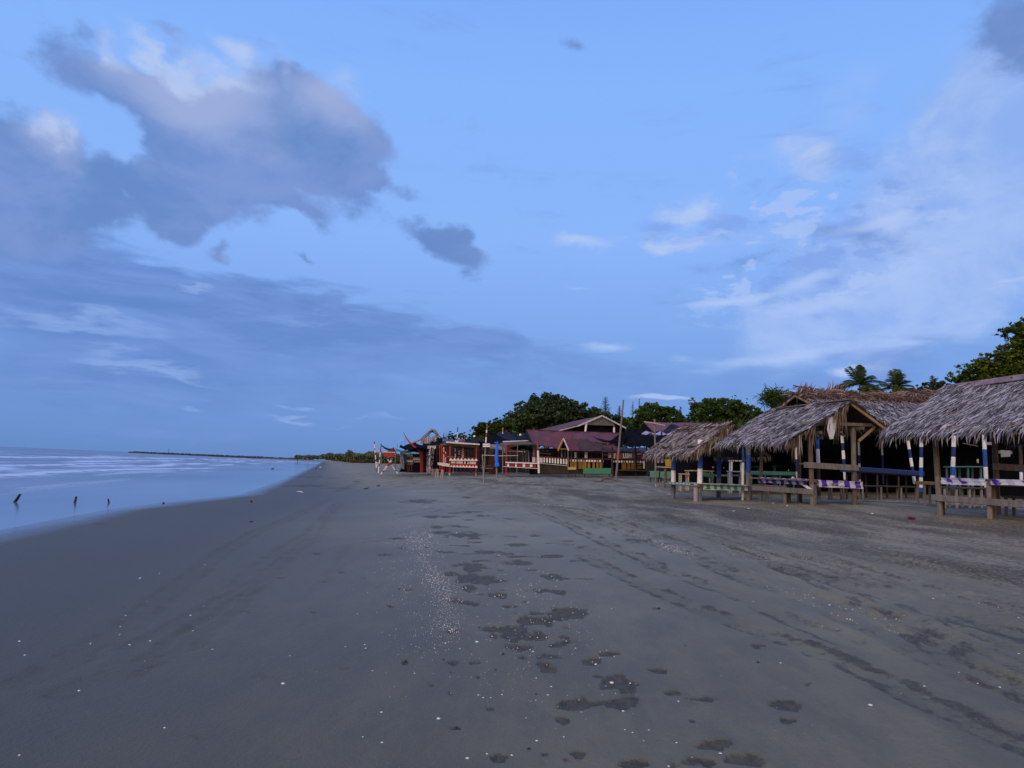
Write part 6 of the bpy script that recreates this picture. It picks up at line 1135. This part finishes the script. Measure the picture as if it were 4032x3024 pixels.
for (x0, x1) in ((2588, 2595), (2602, 2612)): one(REC(MB(), x0, 1803, x1, 1822, 52, .02), 'hanging_cloth', CLOTHW, 'small pale cloth hanging in the dark left of the yellow slatted chair', 'cloth', 'pale cloths in the dark by the yellow chair')
# small table and chair left of hut 1
r, Y = root_px('table', 2622, 1922, 'small rough table on one thick post left of the farthest front hut', 'table')
part(r, 'top', PALEW, lambda mb: mb.bar(W(2587, 1838, Y+.2), W(2648, 1842, Y+.2), .7, .05)); part(r, 'skirt', WOODD, lambda mb: mb.bar(W(2590, 1843, Y+.2), W(2646, 1847, Y+.2), .5, .1)); part(r, 'leg', WOODB, lambda mb: PX(mb, 2619, 1924, 2619, 1842, 10, Y)); part(r, 'leg', WOODG, lambda mb: PX(mb, 2642, 1896, 2644, 1846, 5, Y+1.2))
r, Y2 = root_px('slatted_chair', 2635, 1915, 'bright yellow slatted chair back standing behind the small rough table', 'chair', Y=Y+.8)
for i in range(6): part(r, 'slat', YEL, lambda mb: BD(mb, [(2617+i*5, 1809), (2621.4+i*5, 1809), (2626+i*4.2, 1836), (2622+i*4.2, 1836)], Y2, .03))
part(r, 'frame', DYEL, lambda mb: (mb.bar(W(2617, 1810, Y2+.05), W(2648, 1809, Y2+.05), .05, .05), mb.bar(W(2622, 1835, Y2+.05), W(2647, 1835, Y2+.05), .05, .05))); part(r, 'seat', YEL, lambda mb: mb.bar(W(2622, 1838, Y2+.3), W(2648, 1838, Y2+.3), .5, .05))
for x in (2624, 2646): part(r, 'leg', DYEL, lambda mb: PX(mb, x, 1900, x, 1838, 4, Y2+.3))
for (x0, y0, x1, y1, l) in ((2622, 1922, 2662, 1914, 'uppermost pale branch on the sand by the farthest front hut\'s corner'), (2632, 1930, 2664, 1925, 'middle pale branch on the sand by the farthest front hut\'s corner'), (2626, 1949, 2660, 1953, 'lowest pale branch on the sand by the farthest front hut\'s corner')):
    a = G(x0, y0); b = G(x1, y1); k = a[1]/FPX; one(MB().tube([a+EZ*k, (a+b)/2+EZ*3*k, b+EZ*2.5*k], [1.2*k, 2*k, 1.8*k], 7, jit=.15), 'pale_branch', PALEW, l, 'branch')
# ------------------------------------------------------------------ trees and scrub
def crown(blb, Y, n, leaf, mat, root, name='crown', seed=1, depth=1.0, sub=26, up=.25, asp=.55, clump=.27):
    """leaves in many small clumps inside ellipses given in photo pixels at distance Y"""
    n = int(n*1.9); sub = int(sub*1.5); rg = np.random.RandomState(seed); k = Y/FPX; area = [rx*ry for _, _, rx, ry in blb]; tot = sum(area); Cn = []; 
    for (cx, cy, rx, ry), a in zip(blb, area):
        m_ = max(4, int(sub*len(blb)*a/tot)); c = W(cx, cy, Y)
        d = rg.normal(size=(m_, 3)); d /= np.linalg.norm(d, axis=1)[:, None]; q = rg.rand(m_, 1)**.38
        P = c + d*q*np.array((rx*k, min(rx, 1.4*ry)*k*depth, ry*k)); s = rg.uniform(.4, 1.2, (m_, 1))*clump*min(rx, ry)*k
        Cn.append(np.concatenate([P, s], 1))
    Cn = np.concatenate(Cn); w = Cn[:, 3]**2; idx = rg.choice(len(Cn), n, p=w/w.sum()); d = rg.normal(size=(n, 3)); d /= np.linalg.norm(d, axis=1)[:, None]
    P = Cn[idx, :3] + d*Cn[idx, 3:4]*(rg.rand(n, 1)**.4)*np.array((1.25, 1.25, .85))
    nr = rnd_unit(n); nr[:, 2] = abs(nr[:, 2])+up; nr /= np.linalg.norm(nr, axis=1)[:, None]; a = np.cross(nr, rnd_unit(n)); a /= np.linalg.norm(a, axis=1)[:, None]; b = np.cross(nr, a)
    L = leaf*1.25*rg.uniform(.6, 1.25, (n, 1)); mb = quads_mb(P, a*L*.5, b*L*.5*asp); mb.build(name, mat, root); return Cn
def tree(name, label, Y, base_px, blb, n, leaf, mat, trunk=.25, seed=1, grp='trees behind the stalls', cat='tree', **kw):
    b = GY(base_px, Y); r = empty(name, b, 0, label, cat, grp); Cn = crown(blb, Y, n, leaf, mat, r, seed=seed, **kw)
    rg = random.Random(seed); mb = MB(); c = np.average(Cn[:, :3], axis=0); fork = b*.55+c*.45; mb.tube([b-EZ*.2, b*.7+fork*.3+np.array((.1, 0, 0)), fork], [trunk, trunk*.8, trunk*.65], 9, jit=.1)
    for i in rg.sample(range(len(Cn)), min(16, len(Cn))):
        p = Cn[i, :3]*.85+c*.15; mid = (fork+p)/2+np.array((rg.uniform(-.3, .3), rg.uniform(-.3, .3), rg.uniform(-.2, .3))); mb.tube([fork-EZ*rg.uniform(0, .5), mid, p], [trunk*.4, trunk*.22, trunk*.08], 6)
    mb.build('trunk', BARK, r); return r
tree('broadleaf_tree', 'large dark broad-leaved tree with a jagged top behind the blue-black tarps and maroon hall', 92, 2150, [(2140, 1640, 110, 55), (2070, 1655, 65, 50), (2170, 1590, 45, 38), (2110, 1590, 40, 34), (2230, 1610, 55, 40), (2290, 1630, 50, 40), (2050, 1600, 26, 22), (2075, 1612, 16, 22), (2163, 1545, 12, 13), (2105, 1553, 12, 14), (2120, 1572, 14, 12), (2200, 1560, 18, 16), (2175, 1568, 10, 12), (2250, 1584, 9, 12), (2298, 1592, 7, 12), (1990, 1640, 14, 16), (2010, 1660, 30, 30), (2265, 1600, 10, 10), (2210, 1670, 100, 30), (2045, 1585, 8, 10)], 9500, .34, LF_DARK, .4, 3, sub=24, asp=.75, clump=.34)
tree('umbrella_tree', 'layered green tree with flat spreading tiers left of the large dark tree', 84, 1950, [(1965, 1660, 50, 14), (1920, 1672, 48, 12), (1890, 1690, 55, 11), (1930, 1700, 70, 16), (1860, 1712, 60, 13), (1980, 1690, 50, 26), (1790, 1722, 42, 12), (1770, 1706, 14, 10), (1820, 1726, 60, 14), (1955, 1720, 60, 22), (1850, 1700, 16, 5), (1978, 1650, 22, 10), (1940, 1690, 70, 30)], 10000, .26, LF_LIGHT, .3, 5, sub=26, up=1.2, asp=.5)
tree('broadleaf_tree', 'low rounded dark green tree behind the pale-trimmed gable', 100, 2360, [(2330, 1640, 70, 34), (2400, 1655, 60, 30), (2440, 1670, 40, 30), (2370, 1625, 40, 18), (2290, 1660, 50, 30), (2460, 1660, 25, 22)], 5200, .26, LF_DARK, .3, 7)
tree('rounded_tree', 'rounded mid-green tree right of the tallest pole', 78, 2560, [(2570, 1625, 62, 40), (2530, 1650, 50, 38), (2630, 1630, 50, 32), (2580, 1592, 26, 14), (2650, 1615, 26, 18), (2500, 1672, 40, 24), (2610, 1655, 90, 26), (2690, 1665, 26, 26)], 7500, .22, LF_MID, .3, 9, sub=26)
tree('bushy_tree', 'dark bushy tree with upright spiky shoots left of the screw pine', 72, 2830, [(2790, 1615, 60, 45), (2860, 1605, 60, 40), (2930, 1625, 60, 38), (2990, 1650, 36, 30), (2722, 1585, 14, 24), (2735, 1620, 24, 36), (2771, 1572, 7, 12), (2826, 1575, 20, 16), (2860, 1572, 8, 14), (2880, 1566, 8, 14), (2896, 1566, 6, 12), (2942, 1580, 8, 14), (2830, 1650, 110, 26), (2710, 1650, 20, 20)], 9000, .22, LF_MID, .3, 11, sub=24)
tree('slender_conifer', 'slim dark young tree standing between the rounded and bushy trees', 76, 2680, [(2679, 1615, 5, 14), (2680, 1638, 9, 14), (2684, 1655, 14, 12)], 500, .2, LF_DARK, .1, 13, sub=10)
tree('overhanging_tree', 'large bright green tree at the upper right above the right hut', 42, 4000, [(4000, 1290, 46, 24), (3945, 1305, 26, 18), (4010, 1330, 60, 30), (3985, 1375, 60, 30), (3920, 1392, 40, 22), (3880, 1405, 30, 16), (3990, 1430, 100, 42), (3900, 1445, 80, 38), (3830, 1470, 55, 32), (3770, 1455, 22, 14), (3735, 1478, 22, 14), (3780, 1500, 40, 22), (3960, 1490, 150, 42), (3850, 1505, 90, 30), (4080, 1330, 60, 70), (4090, 1430, 80, 90), (3925, 1318, 16, 8), (4030, 1262, 20, 14)], 24000, .20, LF_LIGHT, .3, 15, sub=26, up=.6, asp=.5, clump=.4)
tree('leafy_bush', 'mid-green bush rising behind the hall left of the overhanging tree', 60, 3680, [(3690, 1525, 60, 24), (3640, 1535, 50, 20), (3740, 1530, 40, 22), (3600, 1545, 40, 18), (3800, 1540, 70, 22)], 3600, .16, LF_OLIVE, .2, 17, cat='bush')
tree('leafy_bush', 'pale green feathery bush directly below the left coconut palm', 66, 3410, [(3410, 1532, 32, 15), (3440, 1540, 36, 14), (3370, 1545, 40, 10)], 1700, .15, LF_LIGHT, .15, 19, cat='bush')
tree('leafy_bush', 'pale green feathery bush directly below the right coconut palm', 66, 3545, [(3535, 1533, 30, 14), (3565, 1544, 36, 12), (3500, 1548, 30, 8)], 1500, .15, LF_LIGHT, .15, 21, cat='bush')
tree('leafy_bush', 'dark low bush just right of the screw pine behind the middle hut roof', 58, 3010, [(3010, 1660, 60, 22), (3060, 1640, 40, 26)], 2600, .16, LF_DARK, .15, 23, cat='bush')
def palm(name, label, cx, cy, Y, rad, seed, nf=19, droop=.38, spread=1.0, mat=None, fan=False, grp='palms behind the huts', trunk=.16):
    rg = random.Random(seed); c = W(cx, cy, Y); b = GY(cx, Y); r = empty(name, b, 0, label, 'palm tree', grp); L = rad*Y/FPX; mb = MB()
    MB().tube([b-EZ*.2, b*.5+c*.5+np.array((L*.08, 0, 0)), c], [trunk*1.3, trunk, trunk*.85], 9, jit=.08).build('trunk', BARK, r)
    for i in range(nf):
        a = i*2.399+rg.uniform(-.2, .2); el_ = rg.uniform(-.05, 1.45) if not fan else rg.uniform(-.9, 1.5); d = np.array((math.cos(a)*math.cos(el_), math.sin(a)*math.cos(el_), math.sin(el_))); pts = []
        Lf = L*rg.uniform(.8, 1.1)
        for s_ in np.linspace(0, 1, 9): pts.append(c + d*Lf*s_ - EZ*droop*Lf*s_*s_*(1.2 if el_ < .9 else .5))
        mb.tube(pts, [L*.012]*9, 4, cap=False)
        if fan: pass
        for j in range(1, 26):
            s_ = j/25; q = s_*8; i0 = min(int(q), 7); p = pts[i0]*(1-q+i0)+pts[i0+1]*(q-i0); tg = pts[i0+1]-pts[i0]; tg /= np.linalg.norm(tg); sd = np.cross(tg, EZ); sd /= np.linalg.norm(sd)+1e-6
            ll = Lf*.30*math.sin(math.pi*(.12+.83*s_))**.7
            for sg in (-1, 1):
                dd = sd*sg*.8+tg*.6-EZ*rg.uniform(.25, .6); dd /= np.linalg.norm(dd); w = tg*L*.017; mb.add([p-w, p+w, p+dd*ll*.6+w*.7, p+dd*ll, p+dd*ll*.6-w*.7], [(0, 1, 2, 3), (0, 2, 3, 4)] if False else [(0, 1, 2, 3, 4)])
    mb.build('fronds', mat or LF_DARK, r); return r
palm('coconut_palm', 'coconut palm above the hall\'s ridge, left of the two', 3384, 1512, 118, 104, 31); palm('coconut_palm', 'coconut palm above the hall\'s ridge, right of the two', 3530, 1528, 122, 90, 33); palm('coconut_palm', 'low small palm crown half hidden in the bushes right of the two coconut palms', 3672, 1515, 100, 42, 35, 11)
# screw pine: dense ball of strap leaves
Yp = 60; b = GY(3055, Yp); r = empty('screw_pine', b, 0, 'round spiky screw pine with strap leaves left of the hall\'s gable', 'tree', 'palms behind the huts'); c = W(3052, 1566, Yp); k = Yp/FPX; mb = MB(); rg = random.Random(2)
MB().tube([b-EZ*.2, b*.4+c*.6, c], [.2, .14, .1], 8).tube([b*.4+c*.6, c+np.array((-20*k, 0, -5*k))], [.1, .06], 6).tube([b*.4+c*.6, c+np.array((22*k, 0, -8*k))], [.1, .06], 6).build('trunk', BARK, r)
for i in range(1300):
    h = c+np.array((rg.gauss(0, 22)*k, rg.gauss(0, 22)*k, rg.gauss(0, 14)*k)); d = np.array((rg.gauss(0, 1), rg.gauss(0, 1), rg.gauss(.25, .8))); d /= np.linalg.norm(d); L = rg.uniform(22, 44)*k; s_ = np.cross(d, EZ); s_ /= np.linalg.norm(s_)+1e-6; w = s_*1.3*k
    mb.add([h-w, h+w, h+d*L*.6+w*.8-EZ*L*.06, h+d*L-EZ*L*.22, h+d*L*.6-w*.8-EZ*L*.06], [(0, 1, 2, 3, 4)])
mb.build('leaves', LF_MID, r)
# feathery casuarinas
def casu(px, ptop, pbot, w, Y, seed, label, n=260):
    rg = random.Random(seed); b = GY(px, Y); top = W(px, ptop, Y); k = Y/FPX; r = empty('casuarina', b, 0, label, 'tree', 'feathery trees on the skyline'); MB().tube([b, top], [.2, .03], 7).build('trunk', BARK, r); mb = MB()
    for i in range(n):
        f = rg.random(); p = W(px, ptop*(1-f)+pbot*f, Y); a = rg.uniform(0, 6.28); L = w*(.25+.75*f)*rg.uniform(.3, 1)*k; d = np.array((math.cos(a), math.sin(a), rg.uniform(.3, 1.1))); d /= np.linalg.norm(d)
        for j in range(4):
            q = p+d*L*rg.uniform(.4, 1); e = q+np.array((rg.gauss(0, .3), rg.gauss(0, .3), rg.uniform(-.2, .5)))*L*.5; w_ = np.array((.55*k, 0, .2*k)); mb.add([q-w_, q+w_, e], [(0, 1, 2)])
        w_ = np.array((.4*k, 0, .4*k)); mb.add([p-w_, p+w_, p+d*L], [(0, 1, 2)])
    mb.build('foliage', LF_DARK, r)
casu(2384, 1566, 1640, 42, 104, 41, 'feathery dark tree top poking up between the pale-trimmed gable and the tallest pole'); casu(2440, 1600, 1650, 26, 104, 43, 'smaller feathery tree top just left of the tallest pole', 160)
casu(2492, 1582, 1640, 24, 104, 45, 'sparse bare twiggy tree top just right of the tallest pole', 60); casu(2518, 1570, 1620, 20, 104, 47, 'sparse twiggy tree top left of the rounded tree', 40)
# far scrub
rgn = np.random.RandomState(4)
def scrub(name, label, specs, mat, n, leaf, Y):
    mb = MB(); Cn = []
    P = []
    for (cx, cy, rx, ry) in specs:
        m_ = int(n*rx*ry/sum(a[2]*a[3] for a in specs)); d = rgn.normal(size=(m_, 3)); d /= np.linalg.norm(d, axis=1)[:, None]; k = Y/FPX; P.append(W(cx, cy, Y)+d*(rgn.rand(m_, 1)**.5)*np.array((rx*k, ry*3*k, ry*k)))
    P = np.concatenate(P); m_ = len(P); nr = rnd_unit(m_); a = np.cross(nr, rnd_unit(m_)); a /= np.linalg.norm(a, axis=1)[:, None]; b = np.cross(nr, a); L = leaf*rgn.uniform(.6, 1.3, (m_, 1))
    o = quads_mb(P, a*L, b*L*.7).build(name, mat); return tag(o, label, 'scrub', kind='stuff')
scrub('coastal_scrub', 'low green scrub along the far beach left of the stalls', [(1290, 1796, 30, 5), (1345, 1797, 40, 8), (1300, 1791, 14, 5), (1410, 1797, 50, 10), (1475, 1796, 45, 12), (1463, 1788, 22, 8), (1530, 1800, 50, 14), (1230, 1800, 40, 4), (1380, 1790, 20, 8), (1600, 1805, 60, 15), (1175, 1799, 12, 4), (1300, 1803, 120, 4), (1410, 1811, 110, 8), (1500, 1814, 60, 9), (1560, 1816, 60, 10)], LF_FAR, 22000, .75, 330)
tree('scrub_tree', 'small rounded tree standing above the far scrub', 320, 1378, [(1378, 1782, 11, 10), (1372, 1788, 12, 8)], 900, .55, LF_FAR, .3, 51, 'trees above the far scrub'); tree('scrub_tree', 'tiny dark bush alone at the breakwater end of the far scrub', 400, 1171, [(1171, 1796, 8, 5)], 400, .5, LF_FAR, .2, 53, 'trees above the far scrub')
scrub('undergrowth', 'dark undergrowth filling the gaps behind the stalls and huts', [(1800, 1760, 120, 25), (2000, 1730, 150, 40), (2250, 1720, 200, 45), (2550, 1710, 220, 45), (2850, 1700, 220, 50), (3150, 1720, 200, 60), (3500, 1700, 300, 90), (3900, 1680, 300, 110), (1650, 1790, 80, 20), (2480, 1675, 80, 26), (2700, 1680, 60, 26), (2420, 1670, 60, 20), (3080, 1640, 60, 30)], LF_MID, 19000, .6, 112)
